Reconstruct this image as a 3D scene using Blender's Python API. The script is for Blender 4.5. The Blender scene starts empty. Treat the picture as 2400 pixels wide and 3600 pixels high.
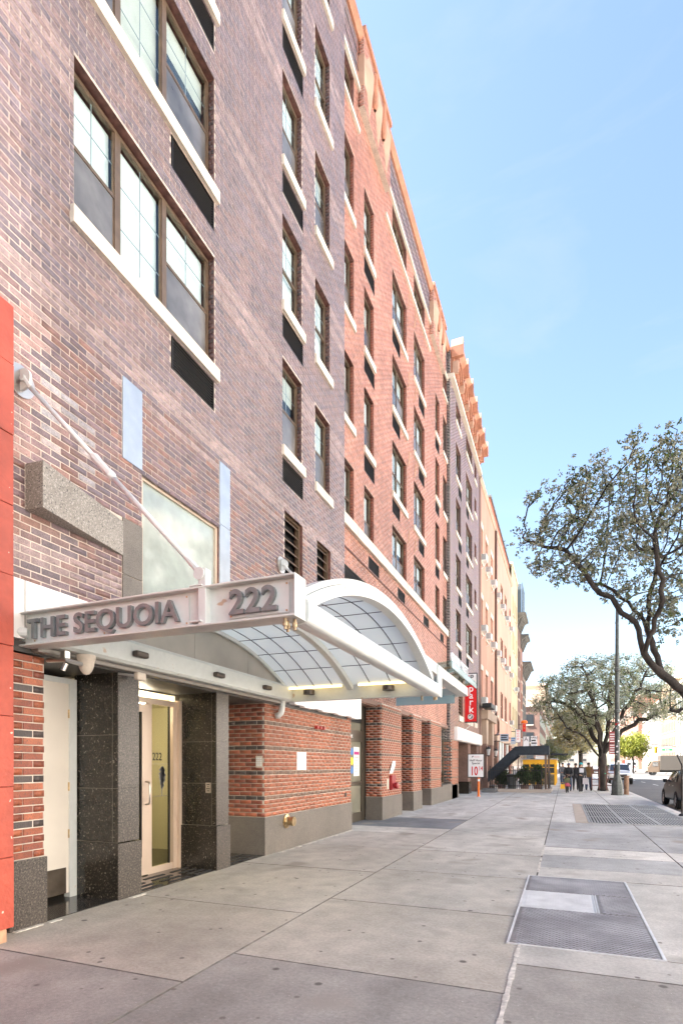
import bpy, bmesh, math, random
import numpy as np
from mathutils import Vector, Matrix
R = math.radians
random.seed(7); rng = np.random.default_rng(7)
scn = bpy.context.scene
col = scn.collection

# ---------------------------------------------------------------- camera, sky, sun, exposure
cd = bpy.data.cameras.new('camera'); cam = bpy.data.objects.new('camera', cd); col.objects.link(cam)
cam.location = (0, 0, 1.55); cam.rotation_euler = (R(90), 0, R(21.98))
cd.sensor_fit = 'AUTO'; cd.sensor_width = 36; cd.lens = 19.4; cd.shift_y = 890 / 3600
cd.clip_start = .05; cd.clip_end = 5000
scn.camera = cam
SUN_EL, SUN_AZ = R(51), R(104)          # azimuth measured from +Y (down the street) towards -X (behind the buildings)
w = bpy.data.worlds.new('World'); scn.world = w; w.use_nodes = True
nt = w.node_tree; nt.nodes.clear()
sky = nt.nodes.new('ShaderNodeTexSky'); sky.sky_type = 'NISHITA'; sky.sun_disc = False
sky.sun_elevation = SUN_EL; sky.sun_rotation = -SUN_AZ; sky.air_density = 1.15; sky.dust_density = .9; sky.ozone_density = .55
bgn = nt.nodes.new('ShaderNodeBackground'); bgn.inputs[1].default_value = .05
wo = nt.nodes.new('ShaderNodeOutputWorld')
tcw = nt.nodes.new('ShaderNodeTexCoord'); mpw = nt.nodes.new('ShaderNodeMapping'); mpw.inputs['Scale'].default_value = (1.0, 1.6, 4.5); mpw.inputs['Rotation'].default_value = (0, .3, .5)
nzw = nt.nodes.new('ShaderNodeTexNoise'); nzw.inputs['Scale'].default_value = 1.9; nzw.inputs['Detail'].default_value = 7; nzw.inputs['Roughness'].default_value = .6; nzw.inputs['Distortion'].default_value = .5
rmw = nt.nodes.new('ShaderNodeMapRange'); rmw.inputs[1].default_value = .52; rmw.inputs[2].default_value = .85; rmw.inputs[4].default_value = .30
mxw = nt.nodes.new('ShaderNodeMix'); mxw.data_type = 'RGBA'; mxw.inputs[7].default_value = (2.7, 2.78, 2.85, 1)
nt.links.new(tcw.outputs['Generated'], mpw.inputs[0]); nt.links.new(mpw.outputs[0], nzw.inputs['Vector']); nt.links.new(nzw.outputs['Fac'], rmw.inputs[0]); nt.links.new(rmw.outputs[0], mxw.inputs[0]); nt.links.new(sky.outputs[0], mxw.inputs[6])
nt.links.new(mxw.outputs[2], bgn.inputs[0]); nt.links.new(bgn.outputs[0], wo.inputs[0])
sd = bpy.data.lights.new('sun', 'SUN'); sd.energy = 5; sd.angle = R(.55); sd.color = (1, .955, .895)
sun = bpy.data.objects.new('sun', sd); col.objects.link(sun)
sv = Vector((-math.sin(SUN_AZ) * math.cos(SUN_EL), math.cos(SUN_AZ) * math.cos(SUN_EL), math.sin(SUN_EL)))
sun.rotation_euler = sv.to_track_quat('Z', 'Y').to_euler(); sun.location = (0, 0, 60)
vs = scn.view_settings
vs.view_transform = 'Standard'; vs.look = 'None'; vs.gamma = 1; vs.use_curve_mapping = False
vs.exposure = 2.97
scn.cycles.max_bounces = 10; scn.cycles.transparent_max_bounces = 12

# ---------------------------------------------------------------- materials
def srgb(r, g, b):
    f = lambda c: c / 12.92 if c <= .04045 else ((c + .055) / 1.055) ** 2.4
    return (f(r / 255), f(g / 255), f(b / 255), 1)
MATS = {}
def M(name, c=(.5, .5, .5), src=None, rough=.6, metal=0., spec=.5, var=(), speck=None, bump=(), emit=0., ec=None, coat=0., grime=None, trans=0., sheen=0.):
    if name in MATS: return MATS[name]
    m = bpy.data.materials.new(name); m.use_nodes = True
    n = m.node_tree.nodes; l = m.node_tree.links
    p = n['Principled BSDF']
    p.inputs['Roughness'].default_value = rough; p.inputs['Metallic'].default_value = metal
    p.inputs['Specular IOR Level'].default_value = spec; p.inputs['Coat Weight'].default_value = coat
    g = n.new('ShaderNodeNewGeometry')
    if src == 'attr':
        a = n.new('ShaderNodeAttribute'); a.attribute_name = 'col'; cur = a.outputs['Color']
    elif src == 'obj':
        a = n.new('ShaderNodeObjectInfo'); cur = a.outputs['Color']
    else:
        a = n.new('ShaderNodeRGB'); a.outputs[0].default_value = (c[0], c[1], c[2], 1); cur = a.outputs[0]
    def noise(scale, detail=3, stretch=None):
        t = n.new('ShaderNodeTexNoise'); t.inputs['Scale'].default_value = scale; t.inputs['Detail'].default_value = detail
        if stretch:
            mp = n.new('ShaderNodeVectorMath'); mp.operation = 'MULTIPLY'; mp.inputs[1].default_value = stretch
            l.new(g.outputs['Position'], mp.inputs[0]); l.new(mp.outputs[0], t.inputs['Vector'])
        else: l.new(g.outputs['Position'], t.inputs['Vector'])
        return t.outputs['Fac']
    for v in var:                                   # (scale, low, high[, stretch])
        mr = n.new('ShaderNodeMapRange'); mr.inputs[1].default_value = .32; mr.inputs[2].default_value = .68
        mr.inputs[3].default_value = v[1]; mr.inputs[4].default_value = v[2]
        l.new(noise(v[0], 4, v[3] if len(v) > 3 else None), mr.inputs[0])
        x = n.new('ShaderNodeMix'); x.data_type = 'RGBA'; x.blend_type = 'MULTIPLY'; x.inputs[0].default_value = 1
        l.new(cur, x.inputs[6]); l.new(mr.outputs[0], x.inputs[7]); cur = x.outputs[2]
    for s in ([speck] if speck and not isinstance(speck, list) else (speck or [])):   # (scale, lo, hi, colour, kind)
        if len(s) > 4 and s[4] == 'cell':
            t = n.new('ShaderNodeTexVoronoi'); t.inputs['Scale'].default_value = s[0]; l.new(g.outputs['Position'], t.inputs['Vector']); f = t.outputs['Distance']
        else: f = noise(s[0], 2)
        mr = n.new('ShaderNodeMapRange'); mr.inputs[1].default_value = s[1]; mr.inputs[2].default_value = s[2]
        l.new(f, mr.inputs[0])
        x = n.new('ShaderNodeMix'); x.data_type = 'RGBA'
        l.new(mr.outputs[0], x.inputs[0]); l.new(cur, x.inputs[6]); x.inputs[7].default_value = (*s[3][:3], 1); cur = x.outputs[2]
    l.new(cur, p.inputs['Base Color'])
    if bump:
        b = n.new('ShaderNodeBump'); b.inputs['Distance'].default_value = bump[1]; b.inputs['Strength'].default_value = 1
        l.new(noise(bump[0], 4), b.inputs['Height']); l.new(b.outputs[0], p.inputs['Normal'])
    if emit:
        p.inputs['Emission Color'].default_value = (*(ec or c)[:3], 1); p.inputs['Emission Strength'].default_value = emit
    MATS[name] = m
    return m
def glassmat(name, tint=(.9, .95, .95), refl=1.0, rough=.02):
    m = bpy.data.materials.new(name); m.use_nodes = True; n = m.node_tree.nodes; l = m.node_tree.links; n.clear()
    o = n.new('ShaderNodeOutputMaterial'); mx = n.new('ShaderNodeMixShader'); fr = n.new('ShaderNodeFresnel'); fr.inputs[0].default_value = 1.6 * refl
    t = n.new('ShaderNodeBsdfTransparent'); t.inputs[0].default_value = (*tint, 1); gl = n.new('ShaderNodeBsdfGlossy'); gl.inputs['Roughness'].default_value = rough
    ge = n.new('ShaderNodeNewGeometry'); iv = n.new('ShaderNodeMath'); iv.operation = 'SUBTRACT'; iv.inputs[0].default_value = 1; mu = n.new('ShaderNodeMath'); mu.operation = 'MULTIPLY'
    l.new(ge.outputs['Backfacing'], iv.inputs[1]); l.new(iv.outputs[0], mu.inputs[0]); l.new(fr.outputs[0], mu.inputs[1])
    l.new(mu.outputs[0], mx.inputs[0]); l.new(t.outputs[0], mx.inputs[1]); l.new(gl.outputs[0], mx.inputs[2]); l.new(mx.outputs[0], o.inputs[0])
    MATS[name] = m; return m
def sheetmat(name, c, tl=.5, gloss=.05, tc=None):       # thin translucent sheet: petals, leaves, frosted panels
    m = bpy.data.materials.new(name); m.use_nodes = True; n = m.node_tree.nodes; l = m.node_tree.links; n.clear()
    o = n.new('ShaderNodeOutputMaterial'); mx = n.new('ShaderNodeMixShader'); mx.inputs[0].default_value = tl
    d = n.new('ShaderNodeBsdfDiffuse'); t = n.new('ShaderNodeBsdfTranslucent')
    if c == 'attr':
        a = n.new('ShaderNodeAttribute'); a.attribute_name = 'col'
        l.new(a.outputs[0], d.inputs[0]); l.new(a.outputs[0], t.inputs[0])
    else:
        d.inputs[0].default_value = (*c[:3], 1); t.inputs[0].default_value = (*(tc or c)[:3], 1)
    l.new(d.outputs[0], mx.inputs[1]); l.new(t.outputs[0], mx.inputs[2])
    gl = n.new('ShaderNodeBsdfGlossy'); gl.inputs['Roughness'].default_value = .35; m2 = n.new('ShaderNodeMixShader'); m2.inputs[0].default_value = gloss
    l.new(mx.outputs[0], m2.inputs[1]); l.new(gl.outputs[0], m2.inputs[2]); l.new(m2.outputs[0], o.inputs[0])
    MATS[name] = m; return m
BR = dict(rough=.48, spec=.6, var=[(.5, .90, 1.10), (1.3, .88, 1.10, (1, 1, .10)), (9, .80, 1.18), (60, .82, 1.18)], speck=(75, .63, .70, (.06, .05, .055)), bump=(90, .004))
mb_attr = M('brick_body', src='attr', **BR)
mb_obj = M('brick_single', src='obj', **BR)
m_mortar = M('mortar', (.60, .505, .425), rough=.9, var=[(5, .8, 1.15), (40, .85, 1.1)], bump=(60, .004))
m_mortar2 = M('mortar_white', (.62, .55, .47), rough=.9, var=[(6, .75, 1.15)], bump=(60, .004))
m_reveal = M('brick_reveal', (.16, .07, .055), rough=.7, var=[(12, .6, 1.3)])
m_lime = M('limestone', (.70, .61, .505), rough=.75, var=[(1.5, .9, 1.06), (25, .93, 1.05)], bump=(70, .002))
m_terra = M('terracotta', (.47, .21, .125), rough=.7, var=[(3, .82, 1.15), (30, .9, 1.1)], bump=(50, .004))
m_terral = M('terracotta_pale', (.52, .32, .22), rough=.7, var=[(3, .88, 1.1)])
m_granD = M('granite_dark', (.020, .017, .013), rough=.18, spec=.45, var=[(2, .7, 1.4)], speck=[(48, .56, .66, (.085, .07, .052)), (34, .66, .7, (.24, .21, .16))])
m_granM = M('granite_mid', (.058, .048, .040), rough=.35, var=[(2, .8, 1.2)], speck=[(55, .50, .64, (.15, .125, .10)), (62, .57, .64, (.02, .018, .015))])
m_granL = M('granite_base', (.135, .115, .095), rough=.5, var=[(1.4, .8, 1.15), (12, .9, 1.1)], speck=[(140, .54, .64, (.25, .22, .185)), (170, .6, .66, (.05, .045, .04))], bump=(120, .001))
m_granP = M('polished_panel', (.44, .49, .55), rough=.2, metal=.35, spec=.8, var=[(5, .9, 1.06)], speck=[(60, .60, .68, (.42, .44, .46))])
m_bronze = M('bronze_frame', (.17, .115, .075), rough=.4, metal=.35, var=[(8, .85, 1.15)])
m_alu = M('painted_aluminium', (.62, .49, .38), rough=.35, metal=.25, var=[(3, .95, 1.05)])
m_white = M('white_paint', (.66, .68, .655), rough=.38, var=[(1.2, .93, 1.03), (14, .96, 1.02)], speck=[(7, .7, .76, (.55, .46, .36))])
m_beam = M('beam_paint', (.60, .62, .585), rough=.38, spec=.5, var=[(1.5, .93, 1.04), (18, .95, 1.03)], speck=[(9, .70, .75, (.48, .37, .27))])
m_wpanel = M('white_panel', (.82, .79, .75), rough=.35, var=[(1, .95, 1.03)])
m_letter = M('letter_metal', (.205, .22, .22), rough=.45, metal=.25, var=[(12, .85, 1.15)])
m_black = M('black_metal', (.018, .017, .016), rough=.45)
m_ink = M('black_ink', (.02, .02, .02), rough=.7)
m_vent = M('vent_dark', (.016, .013, .01), rough=.5, metal=.3)
m_slat = M('vent_slat', (.13, .115, .10), rough=.4, metal=.4)
m_rust = M('rusty_bolt', (.42, .32, .2), rough=.45, metal=.6, var=[(30, .6, 1.2)])
m_steel = M('steel', (.55, .52, .48), rough=.28, metal=1)
m_brass = M('brass', (.6, .45, .25), rough=.3, metal=1, var=[(20, .7, 1.1)])
m_blind = M('white_blind', (.86, .86, .84), rough=.8, var=[(3, .93, 1.03)])
m_blind2 = M('cream_blind', (.66, .62, .55), rough=.8, var=[(3, .9, 1.05)])
m_screen = M('insect_screen', (.135, .128, .12), rough=.25, spec=.9, var=[(1.1, .55, 1.5), (5, .85, 1.15)])
m_munt = M('muntin', (.30, .32, .33), rough=.5)
m_frost = sheetmat('frosted_panel', (.82, .87, .82), .56, .02)
m_tymp = M('tympanum_panel', (.42, .39, .34), rough=.32, metal=.4, var=[(1.4, .8, 1.15)])
m_glass = glassmat('window_glass')
m_dglass = glassmat('door_glass', (.86, .86, .76), .97)
m_gcan = glassmat('canopy_glass', (.72, .9, .9), .95)
m_warm = M('warm_tube', (1, .8, .45), emit=.55, ec=(1, .72, .3))
m_globe = M('globe_lamp', (1, .9, .7), emit=9, ec=(1, .86, .62))
m_bulb = M('bulb', (1, .9, .7), emit=2.5, ec=(1, .8, .5))
m_doorw = M('door_white', (.74, .68, .59), rough=.42, var=[(1.3, .9, 1.05)])
m_redp = M('red_painted_wall', (.42, .072, .04), rough=.5, var=[(1.1, .78, 1.15), (11, .9, 1.1)], speck=[(16, .715, .74, (.7, .5, .4))], bump=(22, .006))
m_lobby = M('lobby_wall', (.66, .62, .50), rough=.6)
m_slab = M('concrete_slab', src='obj', rough=.72, spec=.35, var=[(.55, .80, 1.15), (1.7, .86, 1.1, (1, .35, 1)), (4, .88, 1.08), (35, .88, 1.1), (220, .85, 1.15)], speck=[(4.3, .105, .07, (.17, .15, .13), 'cell'), (2.1, .075, .045, (.13, .115, .10), 'cell'), (1.1, .60, .72, (.30, .27, .23)), (75, .70, .76, (.6, .57, .53))], bump=(160, .0015))
m_joint = M('joint_dirt', (.19, .17, .145), rough=.95, var=[(8, .6, 1.3)])
m_mend = M('joint_mortar', (.66, .61, .54), rough=.9, var=[(20, .6, 1.1)])
m_curb = M('curb_stone', (.62, .58, .53), rough=.6, var=[(2, .8, 1.1)])
m_asph = M('asphalt', (.085, .08, .076), rough=.75, var=[(.25, .8, 1.25), (3, .85, 1.15), (60, .75, 1.25)], speck=[(.9, .66, .70, (.03, .03, .03))], bump=(60, .004))
m_roadw = M('road_paint', (.72, .7, .66), rough=.6, var=[(9, .75, 1.05)])
m_loz = M('plate_lozenge', (.44, .43, .43), rough=.4, metal=.25, var=[(2, .6, 1.2)])
m_plate = M('steel_plate', (.22, .20, .19), rough=.5, metal=.4, var=[(1.4, .7, 1.25), (10, .8, 1.2)])
m_plateb = M('steel_plate_bright', (.66, .655, .64), rough=.42, metal=.2, var=[(4, .85, 1.1)])
m_grate = M('grate_steel', (.46, .44, .41), rough=.45, metal=.7, var=[(2, .8, 1.15)])
m_dark = M('pit_dark', (.02, .02, .02), rough=.9)
m_redsign = M('sign_red', (.70, .01, .012), rough=.3)
m_signw = M('sign_white', (.82, .82, .82), rough=.3)
m_redink = M('red_ink', (.62, .015, .015), rough=.5)
m_grayink = M('gray_ink', (.2, .2, .21), rough=.5)
m_orange = M('orange_plastic', (.85, .18, .02), rough=.4)
m_awn = M('black_awning', (.012, .018, .026), rough=.65, var=[(6, .7, 1.5)], bump=(40, .006))
m_salmon = M('salmon_stucco', (.56, .30, .215), rough=.85, var=[(.35, .87, 1.1), (1.1, .92, 1.07, (1, 1, .15)), (18, .95, 1.05)], bump=(40, .004))
m_salmon2 = M('peach_stucco', (.60, .35, .26), rough=.85, var=[(.4, .9, 1.08), (1.2, .93, 1.06, (1, 1, .15))])
m_cream = M('cream_stucco', (.66, .54, .34), rough=.85, var=[(.5, .88, 1.08), (1.5, .92, 1.05, (1, 1, .2))])
m_brown = M('brownstone', (.27, .165, .125), rough=.8, var=[(1, .85, 1.12), (20, .92, 1.06)])
m_brownl = M('brownstone_pale', (.48, .36, .27), rough=.8, var=[(1.5, .88, 1.08)])
m_grayst = M('gray_stone', (.15, .14, .125), rough=.8, var=[(1, .8, 1.2)])
m_darkbr = M('far_brick', (.22, .13, .1), rough=.85, var=[(.6, .8, 1.2), (12, .85, 1.15)])
m_corn = M('cornice_metal', (.16, .15, .13), rough=.7, var=[(2, .7, 1.3)])
m_pipe = M('downpipe', (.12, .065, .045), rough=.45, metal=.3)
m_ac = M('air_conditioner_case', (.74, .73, .7), rough=.45)
m_wdark = M('dark_window', (.045, .05, .055), rough=.12, spec=.8)
m_wcur = M('curtained_window', (.33, .31, .28), rough=.25, spec=.7)
m_bark = M('bark', (.045, .036, .030), rough=.9, var=[(6, .6, 1.35, (1, 1, .3)), (40, .75, 1.25)], bump=(30, .012))
m_leaf = sheetmat('blossom_and_leaf', 'attr', .35, .02)
m_lampp = M('lamp_post_paint', (.075, .085, .08), rough=.5, metal=.3, var=[(5, .7, 1.4), (40, .8, 1.2)])
m_yellow = M('yellow_paint', (.80, .42, .02), rough=.45, var=[(3, .9, 1.1)])
m_green = M('green_sign', (.0, .25, .12), rough=.4)
m_gold = M('traffic_yellow', (.75, .42, .02), rough=.45)
m_redt = M('red_vehicle_paint', (.65, .05, .03), rough=.35)
m_car = M('dark_car_paint', (.022, .020, .019), rough=.35, metal=.0, coat=.12, var=[(1.5, .9, 1.1)])
m_suv = M('white_car_paint', (.72, .72, .72), rough=.25, coat=1)
m_tyre = M('tyre', (.018, .018, .018), rough=.8)
m_rim = M('wheel_rim', (.4, .4, .42), rough=.3, metal=.9)
m_cglass = M('car_glass', (.02, .024, .028), rough=.04, spec=1)
m_lamp = M('headlamp', (.7, .7, .68), rough=.1, spec=1)
m_tail = M('tail_lamp', (.4, .01, .01), rough=.15)
m_tan = M('truck_brown', (.20, .14, .095), rough=.4)
m_boxw = M('truck_box', (.55, .52, .46), rough=.55, var=[(1, .9, 1.06)])
m_glassy = M('roof_gravel', (.2, .19, .18), rough=.9)
m_ambw = M('pale_facade', (.34, .31, .27), rough=.8, var=[(.3, .9, 1.08)])
m_paper = M('paper', (.78, .77, .74), rough=.7)
m_magenta = M('magenta_print', (.5, .02, .2), rough=.5)
m_blue = M('blue_print', (.05, .2, .5), rough=.5)
m_yel2 = M('yellow_print', (.85, .75, .02), rough=.5)
m_plast = M('bin_plastic', (.11, .12, .12), rough=.5)

# ---------------------------------------------------------------- helpers
def tag(o, label=None, cat=None, group=None, kind=None):
    if label: o['label'] = label
    if cat: o['category'] = cat
    if group: o['group'] = group
    if kind: o['kind'] = kind
    return o
def empty(name, loc=(0, 0, 0), rz=0):
    o = bpy.data.objects.new(name, None); col.objects.link(o); o.location = loc; o.rotation_euler = (0, 0, rz); o.empty_display_size = .1
    return o
def link(name, me, parent=None, loc=None):
    o = bpy.data.objects.new(name, me); col.objects.link(o)
    if parent is not None: o.parent = parent
    if loc: o.location = loc
    return o
class MB:
    def __init__(s): s.v = []; s.f = []; s.m = []; s.k = 0
    def add(s, vs, fs):
        b = len(s.v); s.v += [tuple(x) for x in vs]; s.f += [tuple(b + i for i in f) for f in fs]; s.m += [s.k] * len(fs); return s
    def box(s, a, b, bev=0):
        x0, y0, z0 = (min(a[i], b[i]) for i in range(3)); x1, y1, z1 = (max(a[i], b[i]) for i in range(3))
        return s.add([(x0, y0, z0), (x1, y0, z0), (x1, y1, z0), (x0, y1, z0), (x0, y0, z1), (x1, y0, z1), (x1, y1, z1), (x0, y1, z1)],
                     [(3, 2, 1, 0), (4, 5, 6, 7), (0, 1, 5, 4), (1, 2, 6, 5), (2, 3, 7, 6), (3, 0, 4, 7)])
    def quad(s, *p): return s.add(p, [tuple(range(len(p)))])
    def tube(s, pts, r, n=8, cap=True):
        pts = [Vector(p) for p in pts]; rs = r if isinstance(r, (list, tuple)) else [r] * len(pts)
        b = len(s.v); up = None
        for i, p in enumerate(pts):
            t = (pts[min(i + 1, len(pts) - 1)] - pts[max(i - 1, 0)]).normalized()
            if up is None: up = t.orthogonal().normalized()
            up = (up - t * up.dot(t))
            up = up.normalized() if up.length > 1e-6 else t.orthogonal().normalized()
            sd_ = t.cross(up)
            for k in range(n):
                a = 2 * math.pi * k / n
                q = p + (up * math.cos(a) + sd_ * math.sin(a)) * rs[i]; s.v.append(tuple(q))
        for i in range(len(pts) - 1):
            for k in range(n):
                s.f.append((b + i * n + k, b + i * n + (k + 1) % n, b + (i + 1) * n + (k + 1) % n, b + (i + 1) * n + k)); s.m.append(s.k)
        if cap:
            s.f.append(tuple(b + k for k in reversed(range(n)))); s.m.append(s.k)
            e = b + (len(pts) - 1) * n; s.f.append(tuple(e + k for k in range(n))); s.m.append(s.k)
        return s
    def prism(s, poly, axis, a0, a1):          # poly: list of 2-tuples in the two other axes (cyclic order), extruded along axis
        n = len(poly)
        def P(u, v, w_): return {'x': (w_, u, v), 'y': (u, w_, v), 'z': (u, v, w_)}[axis]
        vs_ = [P(u, v, a0) for u, v in poly] + [P(u, v, a1) for u, v in poly]
        fs = [tuple(range(n)), tuple(range(2 * n - 1, n - 1, -1))] + [(i, (i + 1) % n, n + (i + 1) % n, n + i) for i in range(n)]
        return s.add(vs_, fs)
    def lathe(s, prof, c=(0, 0, 0), n=16, axis='z'):
        b = len(s.v)
        for r_, h in prof:
            for k in range(n):
                a = 2 * math.pi * k / n; u, v_ = r_ * math.cos(a), r_ * math.sin(a)
                q = {'z': (u, v_, h), 'x': (h, u, v_), 'y': (u, h, v_)}[axis]
                s.v.append((c[0] + q[0], c[1] + q[1], c[2] + q[2]))
        for i in range(len(prof) - 1):
            for k in range(n):
                s.f.append((b + i * n + k, b + i * n + (k + 1) % n, b + (i + 1) * n + (k + 1) % n, b + (i + 1) * n + k)); s.m.append(s.k)
        return s
    def mesh(s, name, mats, fix=True):
        me = bpy.data.meshes.new(name); me.from_pydata(s.v, [], s.f)
        for m_ in (mats if isinstance(mats, (list, tuple)) else [mats]): me.materials.append(m_)
        if isinstance(mats, (list, tuple)): me.polygons.foreach_set('material_index', s.m)
        if fix:
            bm = bmesh.new(); bm.from_mesh(me); bmesh.ops.recalc_face_normals(bm, faces=bm.faces); bm.to_mesh(me); bm.free()
        me.update(); return me
    def build(s, name, mats, parent=None, loc=None, smooth=False, bevel=0):
        o = link(name, s.mesh(name, mats), parent, loc)
        if smooth: o.data.polygons.foreach_set('use_smooth', [True] * len(o.data.polygons))
        if bevel:
            b = o.modifiers.new('bevel', 'BEVEL'); b.width = bevel; b.segments = 2; b.limit_method = 'ANGLE'; b.harden_normals = False
        return o
def box(name, a, b, mat, parent=None, bevel=0): return MB().box(a, b).build(name, mat, parent, bevel=bevel)
def copy_tree(o, parent=None):
    c = o.copy(); col.objects.link(c); c.parent = parent
    for ch in o.children: copy_tree(ch, c)
    return c
def text_mesh(s, size=1, ext=.0, off=0., align='LEFT', space=1.0):
    cu = bpy.data.curves.new('t', 'FONT'); cu.body = s; cu.size = size; cu.extrude = ext; cu.offset = off; cu.align_x = align; cu.space_character = space; cu.resolution_u = 4
    o = bpy.data.objects.new('t', cu); col.objects.link(o); bpy.context.view_layer.update()
    me = bpy.data.meshes.new_from_object(o.evaluated_get(bpy.context.evaluated_depsgraph_get()))
    bpy.data.objects.remove(o); return me
FACE_CAM = (R(90), 0, 0)          # text that faces -Y
FACE_ST = (R(90), 0, R(90))       # text that faces the street (+X)
def text(name, s, size, loc, rot, mat, parent, ext=.002, off=0., align='LEFT', space=1., sx=1):
    me = text_mesh(s, size, ext, off, align, space); me.materials.clear(); me.materials.append(mat)
    o = link(name, me, parent, loc); o.rotation_euler = rot; o.scale = (sx, 1, 1); return o
def letters(name, s, size, loc, rot, mat, parent, ext, off=0., space=1., sx=1):     # every letter an object
    me = text_mesh(s, size, ext, off, 'LEFT', space)
    bm = bmesh.new(); bm.from_mesh(me); bm.verts.ensure_lookup_table(); seen = set(); out = []
    bmesh.ops.remove_doubles(bm, verts=bm.verts, dist=1e-6); bm.verts.ensure_lookup_table()
    for v in bm.verts:
        if v.index in seen: continue
        st = [v]; comp = []; seen.add(v.index)
        while st:
            q = st.pop(); comp.append(q)
            for e in q.link_edges:
                w_ = e.other_vert(q)
                if w_.index not in seen: seen.add(w_.index); st.append(w_)
        ix = {q.index: i for i, q in enumerate(comp)}; fs = {f for q in comp for f in q.link_faces}
        nm = bpy.data.meshes.new(name); nm.from_pydata([tuple(q.co) for q in comp], [], [[ix[x.index] for x in f.verts] for f in fs]); nm.materials.append(mat)
        o = link(name, nm, parent, loc); o.rotation_euler = rot; o.scale = (sx, 1, 1); out.append(o)
    bm.free(); return out

# ---------------------------------------------------------------- ground, road, pavement
def plane(name, x0, y0, x1, y1, z, mat, parent=None, kind='structure'):
    o = MB().quad((x0, y0, z), (x1, y0, z), (x1, y1, z), (x0, y1, z)).build(name, mat, parent)
    if kind and not parent: o['kind'] = kind
    return o
plane('ground', -900, -300, 900, 2200, -.30, m_asph)
plane('road', 3.55, -60, 18.6, 900, -.13, m_asph)
plane('avenue', -300, 81, 300, 112, -.126, m_asph)
walk = box('pavement', (-5.6, -14, -.29), (3.36, 78.2, -.02), m_joint); walk['kind'] = 'structure'
def hexc(h): return srgb(int(h[0:2], 16), int(h[2:4], 16), int(h[4:6], 16))
slab_cache = {}
def slab(x0, y0, x1, y1, c, gap=.006, dz=0):
    k = (round(x1 - x0, 3), round(y1 - y0, 3))
    if k not in slab_cache:
        a, b = x1 - x0 - 2 * gap, y1 - y0 - 2 * gap; e = .0045
        slab_cache[k] = MB().add([(0, 0, -.03), (a, 0, -.03), (a, b, -.03), (0, b, -.03), (0, 0, -.006), (a, 0, -.006), (a, b, -.006), (0, b, -.006), (e, e, 0), (a - e, e, 0), (a - e, b - e, 0), (e, b - e, 0)],
            [(0, 1, 5, 4), (1, 2, 6, 5), (2, 3, 7, 6), (3, 0, 4, 7), (4, 5, 9, 8), (5, 6, 10, 9), (6, 7, 11, 10), (7, 4, 8, 11), (8, 9, 10, 11)]).mesh('slab', [m_slab, m_joint]); slab_cache[k].polygons.foreach_set('material_index', [1 if p.normal.z < .99 else 0 for p in slab_cache[k].polygons])
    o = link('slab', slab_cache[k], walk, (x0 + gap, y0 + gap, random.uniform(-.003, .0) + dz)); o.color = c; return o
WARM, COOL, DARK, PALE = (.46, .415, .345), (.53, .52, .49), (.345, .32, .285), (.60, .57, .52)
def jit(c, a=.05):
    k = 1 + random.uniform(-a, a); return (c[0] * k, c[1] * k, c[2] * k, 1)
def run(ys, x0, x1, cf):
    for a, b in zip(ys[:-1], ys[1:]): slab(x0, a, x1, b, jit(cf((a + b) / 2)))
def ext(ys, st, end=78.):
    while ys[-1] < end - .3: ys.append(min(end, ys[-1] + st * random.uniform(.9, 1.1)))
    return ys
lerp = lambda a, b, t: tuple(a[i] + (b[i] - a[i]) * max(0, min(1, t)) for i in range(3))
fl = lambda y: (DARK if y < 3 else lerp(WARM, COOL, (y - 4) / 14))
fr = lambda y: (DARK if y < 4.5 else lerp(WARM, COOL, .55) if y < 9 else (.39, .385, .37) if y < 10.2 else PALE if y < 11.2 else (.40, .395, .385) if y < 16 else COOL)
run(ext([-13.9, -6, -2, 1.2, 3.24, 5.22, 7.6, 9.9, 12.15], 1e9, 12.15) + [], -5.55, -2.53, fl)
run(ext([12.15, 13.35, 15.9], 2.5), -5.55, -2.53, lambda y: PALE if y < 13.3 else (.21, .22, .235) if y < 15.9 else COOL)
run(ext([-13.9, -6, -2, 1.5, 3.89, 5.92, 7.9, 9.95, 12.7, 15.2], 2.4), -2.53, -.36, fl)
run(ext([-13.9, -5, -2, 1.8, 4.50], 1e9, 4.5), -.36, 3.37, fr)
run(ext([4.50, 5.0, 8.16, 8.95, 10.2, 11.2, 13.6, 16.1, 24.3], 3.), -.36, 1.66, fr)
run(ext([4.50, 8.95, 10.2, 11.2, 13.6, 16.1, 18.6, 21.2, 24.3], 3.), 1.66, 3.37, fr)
cb = empty('curb', (3.46, 0, 0)); cb['kind'] = 'structure'
y = -13.9
while y < 77.5:
    o = box('curb_stone', (-.085, y + .008, -.2), (.085, min(y + 2.4, 78.1), -.002), m_curb, cb, bevel=.012); y += 2.4
# repaired mortar in the long joint
mm = MB()
for (ya, yb) in ((2.6, 4.9), (8.3, 9.6), (9.7, 11.3)):
    y = ya
    while y < yb:
        st = random.uniform(.05, .16); wv = random.uniform(.008, .02)
        if random.random() < .8: mm.box((-.36 - wv - .004, y, -.01), (-.36 + wv, y + st, .0035))
        y += st
mm.build('joint_repair', m_mend, walk)['kind'] = 'stuff'
mm = MB()
for _ in range(26):
    x = -4.72 + random.uniform(0, .05); y = 3.6 + _ * .36
    if y < 4 or (5 < y < 5.3) or 8.4 < y < 12.3: mm.box((x - .02, y, -.01), (x + random.uniform(.02, .045), y + random.uniform(.12, .35), random.uniform(.004, .012)))
mm.build('wall_foot_mortar', m_mend, walk)['kind'] = 'stuff'
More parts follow.
